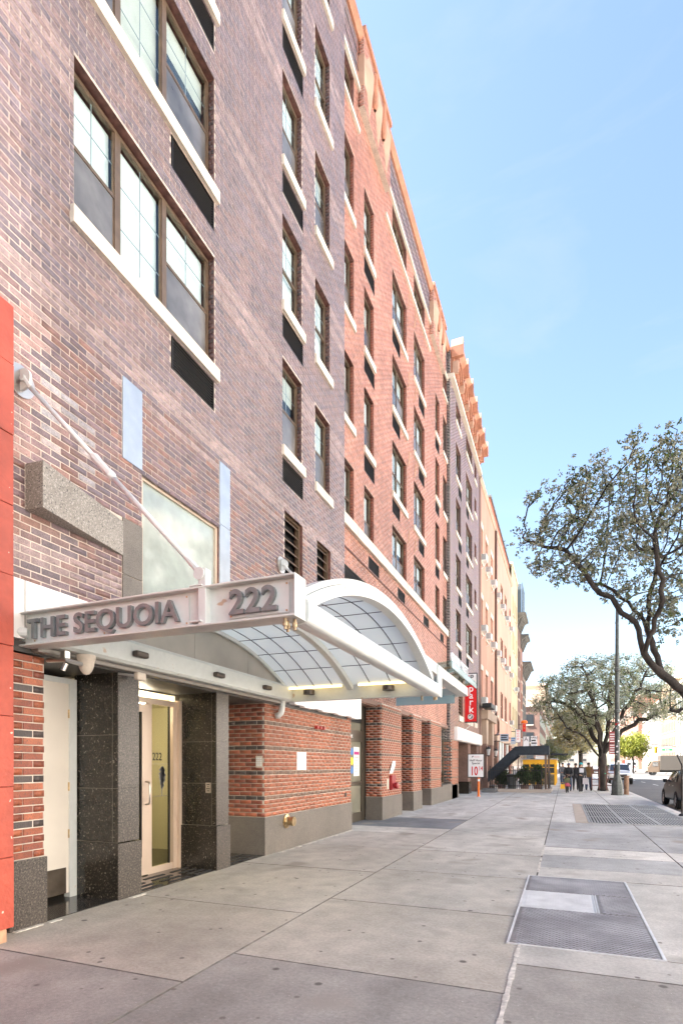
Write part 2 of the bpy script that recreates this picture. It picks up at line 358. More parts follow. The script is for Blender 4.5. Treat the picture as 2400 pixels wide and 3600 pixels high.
# far pavement across the road, road paint
o = box('far_pavement', (18.6, -60, -.29), (23, 78, -.005), m_curb); o['kind'] = 'structure'
o = box('far_block_pavement', (-40, 120, -.29), (3.5, 420, -.004), m_curb); o['kind'] = 'structure'
o = box('far_corner_pavement', (18.6, 120, -.29), (23, 420, -.004), m_curb); o['kind'] = 'structure'
cw = empty('crosswalk', (0, 0, -.122)); cw['kind'] = 'structure'
for k in range(13):
    MB().quad((3.9 + k * 1.15, 79.5, 0), (4.5 + k * 1.15, 79.5, 0), (4.5 + k * 1.15, 83, 0), (3.9 + k * 1.15, 83, 0)).build('stripe', m_roadw, cw)
for yy in (44, 52, 60, 68):
    for xx in (7.1, 10.7): MB().quad((xx, yy, 0), (xx + .12, yy, 0), (xx + .12, yy + 3, 0), (xx, yy + 3, 0)).build('lane_dash', m_roadw, cw)

# steel cellar plates
def plate_mesh(x0, y0, x1, y1):
    b = MB(); b.box((x0, y0, -.02), (x1, y1, .006)); b.k = 1
    n = 0; y = y0 + .02
    while y < y1 - .015:
        x = x0 + .02 + (.0 if n % 2 else .028)
        while x < x1 - .03:
            l, t, h = .024, .0085, .007
            b.add([(x, y, .006), (x + l, y - t, .006), (x + 2 * l, y, .006), (x + l, y + t, .006), (x + l * .7, y, .006 + h), (x + l * 1.3, y, .006 + h)],
                  [(0, 1, 5, 4), (1, 2, 5), (2, 3, 4, 5), (3, 0, 4)])
            x += .056
        y += .030; n += 1
    return b
hatch = empty('cellar_hatch', (0, 0, 0)); tag(hatch, 'steel diamond-plate cellar hatch set in the pavement', 'hatch')
fr_ = MB()
for a, b in (((-.47, 4.99, -.02), (-.45, 8.16, .009)), ((.725, 4.99, -.02), (.75, 8.16, .009)), ((-.45, 4.99, -.02), (.725, 5.005, .008)), ((-.45, 8.145, -.02), (.725, 8.16, .008))): fr_.box(a, b)
fr_.build('frame', m_plateb, hatch)
for nm, (x0, y0, x1, y1), mt in (('plate', (-.448, 5.01, .722, 6.32), m_plate), ('bright_plate', (-.448, 6.335, .30, 7.19), m_plateb), ('plate', (.345, 6.335, .722, 7.19), m_plate), ('plate', (-.448, 7.205, .722, 8.14), m_plate)):
    plate_mesh(x0, y0, x1, y1).build(nm, [mt, m_loz if mt is m_plate else mt], hatch)
box('hinge_bar', (.303, 6.34, .0), (.318, 7.19, .011), m_plateb, hatch); box('hinge_bar', (.327, 6.34, .0), (.341, 7.19, .011), m_plateb, hatch)
# ventilation grates further on
gr = empty('ventilation_grate', (0, 0, 0)); tag(gr, 'long steel bar grating let into the pavement beyond the hatch', 'grate')
box('pit', (.60, 16.2, -.015), (3.2, 23.9, .001), M('grate_pit', (.07, .068, .065), rough=.9), gr)
fr_ = MB()
for yy in (16.2, 18.1, 20.0, 21.9, 23.85): fr_.box((.60, yy, 0), (3.2, yy + .06, .012))
for xx in (.60, 1.45, 2.3, 3.14): fr_.box((xx, 16.2, 0), (xx + .06, 23.9, .011))
fr_.build('frame', m_grate, gr)
bars = MB(); x = .68
while x < 3.13: bars.box((x, 16.26, .0015), (x + .034, 23.85, .009)); x += .075
bars.build('grating_bars', m_grate, gr)['kind'] = 'stuff'
box('concrete_border', (.28, 16.15, -.012), (.595, 23.9, .005), M('border_concrete', (.40, .34, .28), rough=.8, var=[(3, .9, 1.1)]), gr)

# ---------------------------------------------------------------- brick work
SINGLE = []          # candidates for bricks built one by one: (score, parent, loc, size, colour, axis)
CO, BL, JT = .0725, .215, .011
PURP = [(.235, .165, .168), (.21, .160, .176), (.25, .165, .160), (.27, .177, .164), (.225, .165, .18), (.255, .175, .174), (.195, .150, .163)]
LOWB = [(.225, .135, .125), (.255, .148, .128), (.19, .128, .135), (.21, .138, .142), (.27, .14, .11), (.165, .12, .13)]
PINK = [(.35, .245, .23), (.325, .235, .225), (.37, .262, .245)]
REDB = [(.50, .215, .145), (.46, .195, .13), (.53, .245, .17), (.43, .18, .12)]
PIER = [(.31, .078, .030), (.26, .062, .026), (.35, .10, .042), (.225, .055, .026)]
DKBR = [(.055, .042, .038), (.075, .055, .048)]
CAMP = Vector((0, 0, 1.55))
class Bricks:
    def __init__(s): s.b = []
    def field(s, plane_, axis, c0, c1, z0, z1, colf, openings=(), sgn=1, pick=False, half=False, proud=.0035, inset=None, start=0):
        n0 = int(round((z1 - z0) / CO)); 
        for i in range(n0):
            za = z0 + i * CO + JT * .5; zb = z0 + (i + 1) * CO - JT * .5; zm = (za + zb) / 2
            segs = [(c0, c1)]
            for (oy0, oy1, oz0, oz1) in openings:
                if oz0 < zm < oz1:
                    ns = []
                    for a, b in segs:
                        if oy1 <= a or oy0 >= b: ns.append((a, b)); continue
                        if oy0 > a: ns.append((a, oy0))
                        if oy1 < b: ns.append((oy1, b))
                    segs = ns
            st = BL + JT; ph = (i % 2) * st / 2 + start
            k0 = math.floor((c0 - ph) / st)
            pr = proud + (inset(i) if inset else 0)
            for a, b in segs:
                k = math.floor((a - ph) / st)
                while k * st + ph < b:
                    x0 = max(a, k * st + ph) + JT * .5; x1 = min(b, (k + 1) * st + ph) - JT * .5; k += 1
                    if x1 - x0 < .03: continue
                    s.b.append((plane_, axis, x0, x1, za, zb, colf(i, zm, (x0 + x1) / 2), sgn, pr, pick))
    def build(s, parent, name='brick_work'):
        rest = []
        for b in s.b:
            if b[9]:
                p, ax, x0, x1, za, zb, c, sg, pr, _ = b
                ctr = Vector((p, (x0 + x1) / 2, (za + zb) / 2)) if ax == 'y' else Vector(((x0 + x1) / 2, p, (za + zb) / 2))
                d = ctr - CAMP; nrm = Vector((sg, 0, 0)) if ax == 'y' else Vector((0, -1, 0))
                sc = (x1 - x0) * (zb - za) * abs(d.normalized().dot(nrm)) / max(.5, (d.x * -.3743 + d.y * .9273)) ** 2
                SINGLE.append((sc, b, parent, rest))
            else: rest.append(b)
        s.rest = rest; s.parent = parent; s.name = name; FIELDS.append(s)
FIELDS = []
def brick_faces(b):
    p, ax, x0, x1, za, zb, c, sg, pr, _ = b
    f, k = p + sg * pr, p - sg * .004
    if ax == 'y': q = [(f, x0, za), (f, x1, za), (f, x1, zb), (f, x0, zb), (k, x0, za), (k, x1, za), (k, x1, zb), (k, x0, zb)]
    else: f, k = p - pr, p + .004; q = [(x0, f, za), (x1, f, za), (x1, f, zb), (x0, f, zb), (x0, k, za), (x1, k, za), (x1, k, zb), (x0, k, zb)]
    return q
def finish_bricks(limit=300):
    SINGLE.sort(key=lambda t: -t[0])
    cache = {}
    for i, (sc, b, par, rest) in enumerate(SINGLE):
        if i >= limit: rest.append(b); continue
        p, ax, x0, x1, za, zb, c, sg, pr, _ = b
        L, H = round(x1 - x0, 3), round(zb - za, 4); key = (ax, L, H, round(pr, 4))
        if key not in cache:
            e = .0035; d = pr + .004
            pts = lambda u0, u1, v0, v1, w_: [(u0, v0, w_), (u1, v0, w_), (u1, v1, w_), (u0, v1, w_)]
            a = pts(e, L - e, e, H - e, d) + pts(0, L, 0, H, d - e) + pts(0, L, 0, H, 0)
            fs = [(0, 1, 2, 3)] + [(o_ + i_, o_ + (i_ + 1) % 4, o_ - 4 + (i_ + 1) % 4, o_ - 4 + i_) for o_ in (4, 8) for i_ in range(4)]
            vv = [(w_, u, v) if ax == 'y' else (u, -w_, v) for u, v, w_ in a]
            cache[key] = MB().add(vv, fs).mesh('brick', mb_obj)
        loc = (p - .004 * sg, x0, za) if ax == 'y' else (x0, p + .004, za)
        o = link('brick', cache[key], par, loc); o.color = (*c, 1)
    for F in FIELDS:
        n = len(F.rest)
        if not n: continue
        V = np.array([brick_faces(b) for b in F.rest], dtype=np.float32).reshape(-1, 3)
        C = np.repeat(np.array([(*b[6], 1) for b in F.rest], dtype=np.float32), 8, axis=0)
        base = (np.arange(n) * 8)[:, None, None]
        fa = np.array([(0, 1, 2, 3), (0, 4, 5, 1), (1, 5, 6, 2), (2, 6, 7, 3), (3, 7, 4, 0)])[None]
        I = (base + fa).reshape(-1).astype(np.int32)
        me = bpy.data.meshes.new('brick_work'); me.vertices.add(n * 8); me.vertices.foreach_set('co', V.ravel())
        me.loops.add(len(I)); me.loops.foreach_set('vertex_index', I)
        me.polygons.add(n * 5); me.polygons.foreach_set('loop_start', np.arange(n * 5, dtype=np.int32) * 4)
        me.update(calc_edges=True); at = me.color_attributes.new('col', 'FLOAT_COLOR', 'POINT'); at.data.foreach_set('color', C.ravel())
        me.materials.append(mb_attr); me.validate()
        bm = bmesh.new(); bm.from_mesh(me); bmesh.ops.recalc_face_normals(bm, faces=bm.faces); bm.to_mesh(me); bm.free()
        o = link(F.name, me, F.parent); o['kind'] = 'stuff'
def sheet(X, c0, c1, z0, z1, openings=(), depth=.2, axis='y', b=None, rb=None):     # mortar wall with real openings and reveals
    b = b or MB()
    ys = sorted({c0, c1, *[min(max(o[0], c0), c1) for o in openings], *[min(max(o[1], c0), c1) for o in openings]})
    zs = sorted({z0, z1, *[min(max(o[2], z0), z1) for o in openings], *[min(max(o[3], z0), z1) for o in openings]})
    P = (lambda u, v, d=0: (X - d, u, v)) if axis == 'y' else (lambda u, v, d=0: (u, X + d, v))
    for a0, a1 in zip(ys[:-1], ys[1:]):
        for b0, b1 in zip(zs[:-1], zs[1:]):
            m_, n_ = (a0 + a1) / 2, (b0 + b1) / 2
            if any(o[0] < m_ < o[1] and o[2] < n_ < o[3] for o in openings): continue
            b.quad(P(a0, b0), P(a1, b0), P(a1, b1), P(a0, b1))
    for o in openings:
        y0, y1, q0, q1 = o[:4]; r = MB() if rb == 'each' else (rb or b)
        r.quad(P(y0, q0), P(y0, q1), P(y0, q1, depth), P(y0, q0, depth)); r.quad(P(y1, q0, depth), P(y1, q1, depth), P(y1, q1), P(y1, q0))
        r.quad(P(y0, q1), P(y1, q1), P(y1, q1, depth), P(y0, q1, depth)); r.quad(P(y0, q0, depth), P(y1, q0, depth), P(y1, q0), P(y0, q0))
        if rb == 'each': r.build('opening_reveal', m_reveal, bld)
    return b
# ---- window kit (meshes are shared between windows of one size)
WC = {}
def wmesh(key, fn, mats):
    if key not in WC: WC[key] = fn().mesh(key[0], mats)
    return WC[key]
def window(par, X, y0, y1, z0, z1, kind='sash', low='screen', rec=.13, grid=True, frame=None, fw=.045):
    W, H = round(y1 - y0, 3), round(z1 - z0, 3); frame = frame or m_bronze
    def fm():
        b = MB(); d0, d1 = -.03, .03
        for a, c in (((d0, 0, 0), (d1, fw, H)), ((d0, W - fw, 0), (d1, W, H)), ((d0, fw, 0), (d1, W - fw, fw)), ((d0, fw, H - fw), (d1, W - fw, H))): b.box(a, c)
        for a, c in (((-.0, fw, fw), (.014, fw + .018, H - fw)), ((0, W - fw - .018, fw), (.014, W - fw, H - fw))): b.box(a, c)
        if kind == 'sash': b.box((-.02, fw, H * .5 - .022), (.022, W - fw, H * .5 + .022))
        if kind == 'double':
            b.box((-.028, W / 2 - .035, fw), (.028, W / 2 + .035, H - fw)); b.box((-.02, fw, H * .5 - .02), (.02, W - fw, H * .5 + .02))
        return b
    f = link('window', wmesh(('window_frame', kind, W, H, fw, frame.name), fm, frame), par, (X - rec, y0, z0))
    def pane(a0, a1, q0, q1, x=-.006): 
        return link('pane', wmesh(('pane', round(a1 - a0, 3), round(q1 - q0, 3)), lambda: MB().box((0, 0, 0), (.006, a1 - a0, q1 - q0)), m_glass), f, (x, a0, q0))
    def plain(nm, a0, a1, q0, q1, x, mt): 
        return link(nm, wmesh((nm, round(a1 - a0, 3), round(q1 - q0, 3), mt.name), lambda: MB().quad((0, 0, 0), (0, a1 - a0, 0), (0, a1 - a0, q1 - q0), (0, 0, q1 - q0)), mt), f, (x, a0, q0))
    a0, a1 = fw, W - fw
    cells = [(a0, a1)] if kind != 'double' else [(a0, W / 2 - .035), (W / 2 + .035, a1)]
    for (c0, c1) in cells:
        mbl = m_blind if random.random() < .7 else m_blind2; drop = random.random() < .28
        if kind == 'fixed':
            pane(c0, c1, fw, H - fw); plain('blind', c0, c1, fw, H - fw, -.07, mbl)
        else:
            pane(c0, c1, H * .5 + .02, H - fw)
            if low == 'open': pane(c0, c1, fw, H * .5 - .02, -.016); plain('blind', c0, c1, H * .2, H - fw, -.07, m_blind); plain('dark_room', c0, c1, fw, H * .2, -.071, m_wdark)
            else:
                q_ = H * .70 if drop else H * .4; plain('blind', c0, c1, q_, H - fw, -.07, mbl)
                if drop: plain('dark_room', c0, c1, H * .4, H * .70, -.071, m_wdark)
                plain('insect_screen', c0, c1, fw, H * .5 - .02, .012, m_screen)
        if grid:
            def gm(c0=c0, c1=c1):
                b = MB(); q0 = fw if kind == 'fixed' else H * .5 + .02; q1 = H - fw; m_ = (c0 + c1) / 2
                b.box((-.012, m_ - .006, q0), (-.007, m_ + .006, q1))
                for t in ((1 / 3, 2 / 3) if kind == 'fixed' else (.5,)): b.box((-.0125, c0, q0 + (q1 - q0) * t - .006), (-.0075, c1, q0 + (q1 - q0) * t + .006))
                return b
            link('muntin', wmesh(('muntin', kind, W, H, c0), gm, m_munt), f)
    return f
def sill(par, X, y0, y1, zt, h=.20, out=.055, name='sill', mat=None):
    return MB().prism([(X - .14, zt - h), (X + out, zt - h), (X + out, zt - .012), (X - .14, zt + .004)], 'y', y0, y1).build(name, mat or m_lime, par, bevel=.006) if False else \
        link(name, wmesh((name, round(y1 - y0, 3), h, out), lambda: MB().add([(-.14, 0, -h), (out, 0, -h), (out, 0, -.014), (-.14, 0, .004), (-.14, y1 - y0, -h), (out, y1 - y0, -h), (out, y1 - y0, -.014), (-.14, y1 - y0, .004)],
            [(0, 1, 2, 3), (7, 6, 5, 4), (0, 4, 5, 1), (1, 5, 6, 2), (2, 6, 7, 3), (3, 7, 4, 0)]), mat or m_lime), par, (X, y0, zt))
def vent(par, X, y0, y1, z0, z1):
    W, H = round(y1 - y0, 3), round(z1 - z0, 3)
    def vm():
        b = MB(); b.box((-.12, 0, 0), (-.10, W, H))
        for a, c in (((-.1, 0, 0), (.004, .02, H)), ((-.1, W - .02, 0), (.004, W, H)), ((-.1, .02, 0), (.004, W - .02, .02)), ((-.1, .02, H - .02), (.004, W - .02, H))): b.box(a, c)
        n = 11; b.k = 1
        for i in range(n):
            q = .03 + (H - .06) * i / (n - 1); b.add([(-.05, .02, q + .016), (-.008, .02, q - .006), (-.008, W - .02, q - .006), (-.05, W - .02, q + .016), (-.05, .02, q + .02), (-.008, .02, q - .002), (-.008, W - .02, q - .002), (-.05, W - .02, q + .02)], [(0, 1, 2, 3), (7, 6, 5, 4), (1, 5, 6, 2), (0, 4, 5, 1), (3, 2, 6, 7)])
        return b
    return link('vent_grille', wmesh(('vent_grille', W, H), vm, [m_vent, m_slat]), par, (X, y0, z0))
def louver(par, X, y0, y1, z0, z1, n=9):
    W, H = round(y1 - y0, 3), round(z1 - z0, 3)
    f = MB()
    for a, c in (((-.14, 0, 0), (-.06, .06, H)), ((-.14, W - .06, 0), (-.06, W, H)), ((-.14, .06, H - .06), (-.06, W - .06, H)), ((-.14, .06, 0), (-.06, W - .06, .06))): f.box(a, c)
    o = link('louver_vent', f.mesh('louver_vent', m_bronze), par, (X, y0, z0))
    link('backing', MB().box((-.22, 0, 0), (-.19, W, H)).mesh('backing', m_dark), o)
    for i in range(n):
        q = .07 + (H - .2) * i / (n - 1)
        link('slat', wmesh(('slat', W), lambda: MB().add([(-.17, .06, .10), (-.07, .06, 0), (-.07, W - .06, 0), (-.17, W - .06, .10), (-.17, .06, .115), (-.07, .06, .015), (-.07, W - .06, .015), (-.17, W - .06, .115)], [(0, 1, 2, 3), (7, 6, 5, 4), (0, 4, 5, 1), (1, 5, 6, 2), (2, 6, 7, 3), (3, 7, 4, 0)]), m_bronze), o, (0, 0, q))
    return o

# ---------------------------------------------------------------- the brick apartment house
bld = empty('apartment_building', (-5, 18, 0)); bld.location = (0, 0, 0)
tag(bld, 'tall brick apartment house with purple-grey and red bays behind the white entrance canopy', 'building')
X1, XR, X3, FP = -4.80, -4.96, -4.80, 2.655
Y1a, Y1b, YRb, Y3b = 3.30, 12.08, 25.05, 34.2
ZR = 20.45
pk = lambda L: L[random.randrange(len(L))]
def purple(i, z, y):
    r = (z - 6.16) % FP
    band = (.0 < r < .22) or (2.33 < r < 2.56 and z > 6)
    base = pk(PINK) if band and random.random() < .95 else pk(PURP if z > 6.1 else LOWB)
    k = random.uniform(.9, 1.1) if z > 6.1 else random.uniform(.85, 1.15)
    if y < 3.98 and 4.55 < z < 5.95 and random.random() < .75: base = pk([(.42, .27, .24), (.36, .22, .19), (.30, .19, .19)])
    for (yc, za_, zb_) in ((4.06, 4.5, 5.55), (4.30, 4.9, 5.5), (4.52, 4.55, 5.35)):
        if abs(y - yc) < .07 and za_ < z < zb_ and random.random() < .6: base = tuple(v * .55 + .26 for v in base)
    return tuple(min(.9, v * k) for v in base)
def redc(i, z, y): k = random.uniform(.88, 1.12); return tuple(v * k for v in pk(REDB))
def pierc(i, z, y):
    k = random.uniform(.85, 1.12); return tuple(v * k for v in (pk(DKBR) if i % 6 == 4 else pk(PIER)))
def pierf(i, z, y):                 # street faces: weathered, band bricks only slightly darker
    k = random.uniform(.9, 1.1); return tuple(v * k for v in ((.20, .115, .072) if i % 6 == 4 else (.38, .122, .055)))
F = [k for k in range(5)]
S = lambda k: 7.44 + FP * k
Hd = lambda k: 9.06 + FP * k
VB = lambda k: 6.78 + FP * k
# --- first bay, purple
op1 = []
for k in F:
    op1 += [(4.35, 6.87, S(k), Hd(k)), (5.90, 6.87, VB(k), S(k) - .22), (9.0, 9.80, S(k), Hd(k)), (9.0, 9.85, VB(k), S(k) - .22), (10.43, 11.2, S(k), Hd(k))]
op1 += [(9.08, 9.84, 4.45, 6.3), (10.52, 11.25, 4.45, 6.3), (5.36, 6.99, 3.35, 5.14)]
skip = op1 + [(3.78, 5.03, 4.0, 4.42), (5.03, 5.36, 3.0, 4.46), (5.03, 5.36, 5.15, 6.12), (6.99, 7.27, 3.0, 6.12)]
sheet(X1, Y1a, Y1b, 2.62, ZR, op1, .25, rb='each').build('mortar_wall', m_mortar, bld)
pass
B1 = Bricks(); B1.field(X1, 'y', Y1a, Y1b, 2.64, ZR, purple, skip, pick=True)
for k in F:
    for (o0, o1, q0, q1) in ((4.35, 6.87, S(k), Hd(k)), (9.0, 9.80, S(k), Hd(k)), (10.43, 11.2, S(k), Hd(k))):
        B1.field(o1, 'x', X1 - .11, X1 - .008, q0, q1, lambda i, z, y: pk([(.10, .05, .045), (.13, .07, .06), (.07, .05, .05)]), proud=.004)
B1.build(bld)
for k in F:
    window(bld, X1, 4.35, 5.07, S(k), Hd(k) - .02); window(bld, X1, 5.07, 5.89, S(k), Hd(k) - .02, 'fixed'); window(bld, X1, 5.89, 6.87, S(k), Hd(k) - .02)
    sill(bld, X1, 4.30, 6.94, S(k)); vent(bld, X1, 5.92, 6.86, VB(k), S(k) - .22)
    window(bld, X1, 9.0, 9.8, S(k), Hd(k) - .02, low='open' if k in (1,) else 'screen'); sill(bld, X1, 8.96, 9.88, S(k)); vent(bld, X1, 9.0, 9.85, VB(k), S(k) - .22)
    window(bld, X1, 10.43, 11.2, S(k), Hd(k) - .02, low='open' if k in (1, 3) else 'screen'); sill(bld, X1, 10.4, 11.3, S(k))
louver(bld, X1, 9.08, 9.84, 4.45, 6.3, 10); louver(bld, X1, 10.52, 11.25, 4.45, 6.3, 10)
# frosted shop window, granite trim
fw_ = link('frosted_window', MB().box((-.09, 0, 0), (-.03, .05, 1.79)).box((-.09, 1.58, 0), (-.03, 1.63, 1.79)).box((-.09, .05, 1.73), (-.03, 1.58, 1.79)).box((-.09, .05, 0), (-.03, 1.58, .05)).mesh('frosted_window', m_alu), bld, (X1, 5.36, 3.35))
link('pane', MB().box((-.075, .05, .05), (-.065, 1.58, 1.73)).mesh('pane', M('frosted_shop_glass', (.33, .37, .34), rough=.08, spec=1, var=[(.9, .75, 1.2), (7, .92, 1.08)])), fw_)
MB().add([(-4.585, 3.80, 4.0), (-4.585, 3.80, 4.45), (-4.83, 3.78, 4.45), (-4.83, 3.78, 4.0), (-4.775, 5.03, 4.0), (-4.775, 5.03, 4.40), (-4.83, 5.03, 4.40), (-4.83, 5.03, 4.0)],
         [(0, 1, 2, 3), (7, 6, 5, 4), (0, 4, 5, 1), (1, 5, 6, 2), (2, 6, 7, 3), (3, 7, 4, 0)]).build('granite_wedge', M('granite_wedge', (.24, .21, .175), rough=.45, var=[(2, .85, 1.15)], speck=[(60, .52, .62, (.40, .36, .31)), (62, .60, .66, (.05, .045, .04))]), bld, bevel=.006)
box('granite_strip', (-4.83, 5.035, 3.80), (-4.785, 5.355, 4.455), m_granL, bld); box('granite_strip', (-4.83, 5.035, 3.0), (-4.785, 5.355, 3.79), m_granL, bld)
box('granite_strip', (-4.83, 5.035, 5.155), (-4.785, 5.355, 6.115), m_granP, bld); box('granite_strip', (-4.83, 6.995, 5.18), (-4.785, 7.265, 6.115), m_granP, bld); box('granite_strip', (-4.83, 6.995, 3.0), (-4.785, 7.265, 5.17), m_granP, bld)
# --- red bay, slightly recessed
RC = dict(A=(12.14, 13.12), B=(13.9, 14.7), C=(16.5, 18.15), D=(19.15, 20.75), E=(22.65, 23.45), F=(24.2, 25.03))
opR = []
for k in F[:4]:
    for n_, (a, b) in RC.items(): opR.append((a, b, S(k), Hd(k)))
for k in range(1, 4): opR += [(13.9, 14.75, VB(k), S(k) - .22), (16.5, 17.35, VB(k), S(k) - .22), (19.85, 20.7, VB(k), S(k) - .22), (22.65, 23.4, VB(k), S(k) - .22)]
opR += [(14.25, 15.17, 6.92, 7.28), (17.1, 17.95, 6.92, 7.28), (20.6, 21.45, 6.92, 7.28), (23.6, 24.3, 6.92, 7.28)]
opR += [(12.2, 14.5, 6.1, 6.46)]
for n_ in ('A', 'C', 'D', 'F'): opR.append((*RC[n_], 18.06, 19.0))
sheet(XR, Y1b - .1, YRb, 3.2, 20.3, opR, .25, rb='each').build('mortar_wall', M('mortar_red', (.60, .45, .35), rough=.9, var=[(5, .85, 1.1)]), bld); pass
def redzone(i, z, y):
    if z > 19.05 and not (13.4 < y < 15.7 or 21.6 < y < 24.0): return tuple(v * random.uniform(.9, 1.1) for v in pk(PURP))
    return redc(i, z, y)
B2 = Bricks(); B2.field(XR, 'y', Y1b - .1, YRb, 3.2, 20.3, redzone, opR, proud=.0035)
for k in F[:4]:
    for n_, (a, b) in RC.items():
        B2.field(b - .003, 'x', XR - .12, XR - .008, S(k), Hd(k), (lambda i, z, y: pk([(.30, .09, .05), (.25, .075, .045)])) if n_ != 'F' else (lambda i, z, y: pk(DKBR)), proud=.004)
for k in F[:4]:
    for n_, (a, b) in RC.items():
        window(bld, XR, a, b, S(k), Hd(k) - .02, 'double' if n_ in 'CD' else 'sash', low='open' if (k * 3 + ord(n_)) % 5 == 0 else 'screen', grid=False)
        if k > 0: sill(bld, XR, a - .04, b + .05, S(k))
    if k > 0:
        for (a, b) in ((13.9, 14.75), (16.5, 17.35), (19.85, 20.7), (22.65, 23.4)): vent(bld, XR, a, b, VB(k), S(k) - .22)
for (a, b) in ((14.25, 15.17), (17.1, 17.95), (20.6, 21.45), (23.6, 24.3)): vent(bld, XR, a, b, 6.92, 7.28)
vent(bld, XR, 12.2, 14.5, 6.1, 6.46)
for n_ in ('A', 'C', 'D', 'F'): window(bld, XR, *RC[n_], 18.06, 18.98, 'double' if n_ in 'CD' else 'fixed', low='open', grid=False)
sill(bld, XR, Y1b, YRb, 7.66, .29, .09, 'belt_course')
for yy in np.arange(13.2, 24.5, 1.6): box('belt_joint', (XR + .0905, yy, 7.37), (XR + .0925, yy + .008, 7.64), m_joint, bld)
box('brick_ledge', (XR, Y1b, 6.86), (XR + .03, YRb, 6.9), m_reveal, bld)
sill(bld, XR, Y1b, 13.45, 18.06, .14, .06, 'sill_course'); sill(bld, XR, 15.75, 21.6, 18.06, .14, .06, 'sill_course'); sill(bld, XR, 24.0, YRb, 18.06, .14, .06, 'sill_course')
for (a, b) in ((Y1b, 13.45), (15.75, 21.6), (24.0, YRb)):
    box('lintel_course', (XR, a, 19.0), (XR + .07, b, 19.12), m_lime, bld)
    for zz in (19.55, 19.95): box('dark_line', (XR + .004, a, zz), (XR + .0085, b, zz + .035), m_dark, bld)  # thin dark strips laid on the attic brick
    MB().prism([(XR - .3, 20.3), (XR + .06, 20.3), (XR + .16, 20.42), (XR + .16, 20.5), (XR - .3, 20.5)], 'y', a, b).build('coping', m_terra, bld)
# ornamented piers of the attic
for (a, b) in ((13.45, 15.75), (21.6, 24.0)):
    B2.field(XR + .16, 'y', a, b, 18.62, 20.5, redc, [], proud=.004); B2.field(a, 'x', XR, XR + .16, 18.62, 20.5, redc, proud=.004)
    box('attic_pier', (XR - .2, a, 18.62), (XR + .16, b, 20.5), m_mortar, bld)
    box('pier_cap', (XR - .25, a - .03, 20.5), (XR + .22, b + .03, 20.66), m_terra, bld, bevel=.02)
    box('pier_block', (XR - .02, a - .012, 19.15), (XR + .172, a + .3, 19.95), m_terral, bld)
    m_ = (a + b) / 2
    for t in (-.75, 0, .75):
        MB().add([(XR + .165, m_ + t - .36, 19.75), (XR + .165, m_ + t + .36, 19.75), (XR + .165, m_ + t, 18.66), (XR + .165, m_ + t, 20.35), (XR + .30, m_ + t, 19.75)],
                 [(0, 2, 4), (2, 1, 4), (1, 3, 4), (3, 0, 4), (0, 3, 1, 2)]).build('diamond_ornament', m_terral, bld)
    for t in (-.38, .38): MB().lathe([(.04, 19.3), (.09, 19.4), (.09, 20.2), (.04, 20.3)], (XR + .2, m_ + t, 0), 8).build('rod_ornament', m_terra, bld)
B2.build(bld)
# little stay hooks on the red bay
for k in range(4):
    for yy in (18.2, 19.05): MB().tube([(XR + .02, yy, Hd(k) + .02), (XR + .06, yy + .03, Hd(k) + .05), (XR + .1, yy - .05, Hd(k) + .42), (XR + .06, yy - .06, Hd(k) + .42)], .022, 5).build('stay_hook', m_terral, bld)
# --- far purple bay
P3 = dict(G=(26.45, 27.75), H=(29.35, 31.4), I=(32.25, 33.0))
op3 = []
for k in F:
    h_ = Hd(k) if k < 4 else 18.95
    op3 += [(*P3['G'], S(k), h_), (*P3['H'], S(k), h_), (P3['I'][0], P3['I'][1], S(k) + .75 if k < 4 else S(k), h_)]
    if k < 4: op3 += [(27.1, 27.95, VB(k), S(k) - .22), (29.4, 30.2, VB(k), S(k) - .22)]
op3 += [(27.2, 28.3, 4.0, 5.95), (29.4, 31.4, 4.0, 5.95), (32.2, 33.1, 4.0, 5.95)]
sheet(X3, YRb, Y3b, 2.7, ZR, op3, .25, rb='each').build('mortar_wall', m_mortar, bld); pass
B3 = Bricks(); B3.field(X3, 'y', YRb, Y3b, 2.7, ZR, lambda i, z, y: tuple(v * random.uniform(.9, 1.1) for v in (pk(PURP[2:6]) if z > 6.2 else pk([(.33, .17, .11), (.28, .14, .10), (.23, .13, .11)]))), op3, proud=.0035)
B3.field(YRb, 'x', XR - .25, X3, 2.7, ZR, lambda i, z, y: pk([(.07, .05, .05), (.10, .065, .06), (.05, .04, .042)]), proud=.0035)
sheet(YRb, XR - .25, X3, 2.7, ZR, axis='x').build('side_wall', m_mortar2, bld)
for k in F:
    h_ = Hd(k) if k < 4 else 18.95
    for n_, kd in (('G', 'sash'), ('H', 'double'), ('I', 'fixed')):
        a, b = P3[n_]; z0 = S(k) + (.75 if n_ == 'I' and k < 4 else 0)
        window(bld, X3, a, b, z0, h_ - .02, kd, low='open' if (k + ord(n_)) % 3 == 0 else 'screen', grid=False); sill(bld, X3, a - .04, b + .06, z0)
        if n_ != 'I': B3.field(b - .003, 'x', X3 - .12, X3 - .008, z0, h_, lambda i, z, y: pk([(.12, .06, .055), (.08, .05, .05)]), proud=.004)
    if k < 4: vent(bld, X3, 27.1, 27.95, VB(k), S(k) - .22); vent(bld, X3, 29.4, 30.2, VB(k), S(k) - .22)
B3.build(bld)
for (a, b) in ((27.2, 28.3), (29.4, 31.4), (32.2, 33.1)): louver(bld, X3, a, b, 4.0, 5.95, 12); sill(bld, X3, a - .05, b + .05, 4.0, .28)
sill(bld, X3, YRb - .05, Y3b, 19.3, .2, .18, 'ledge_course')
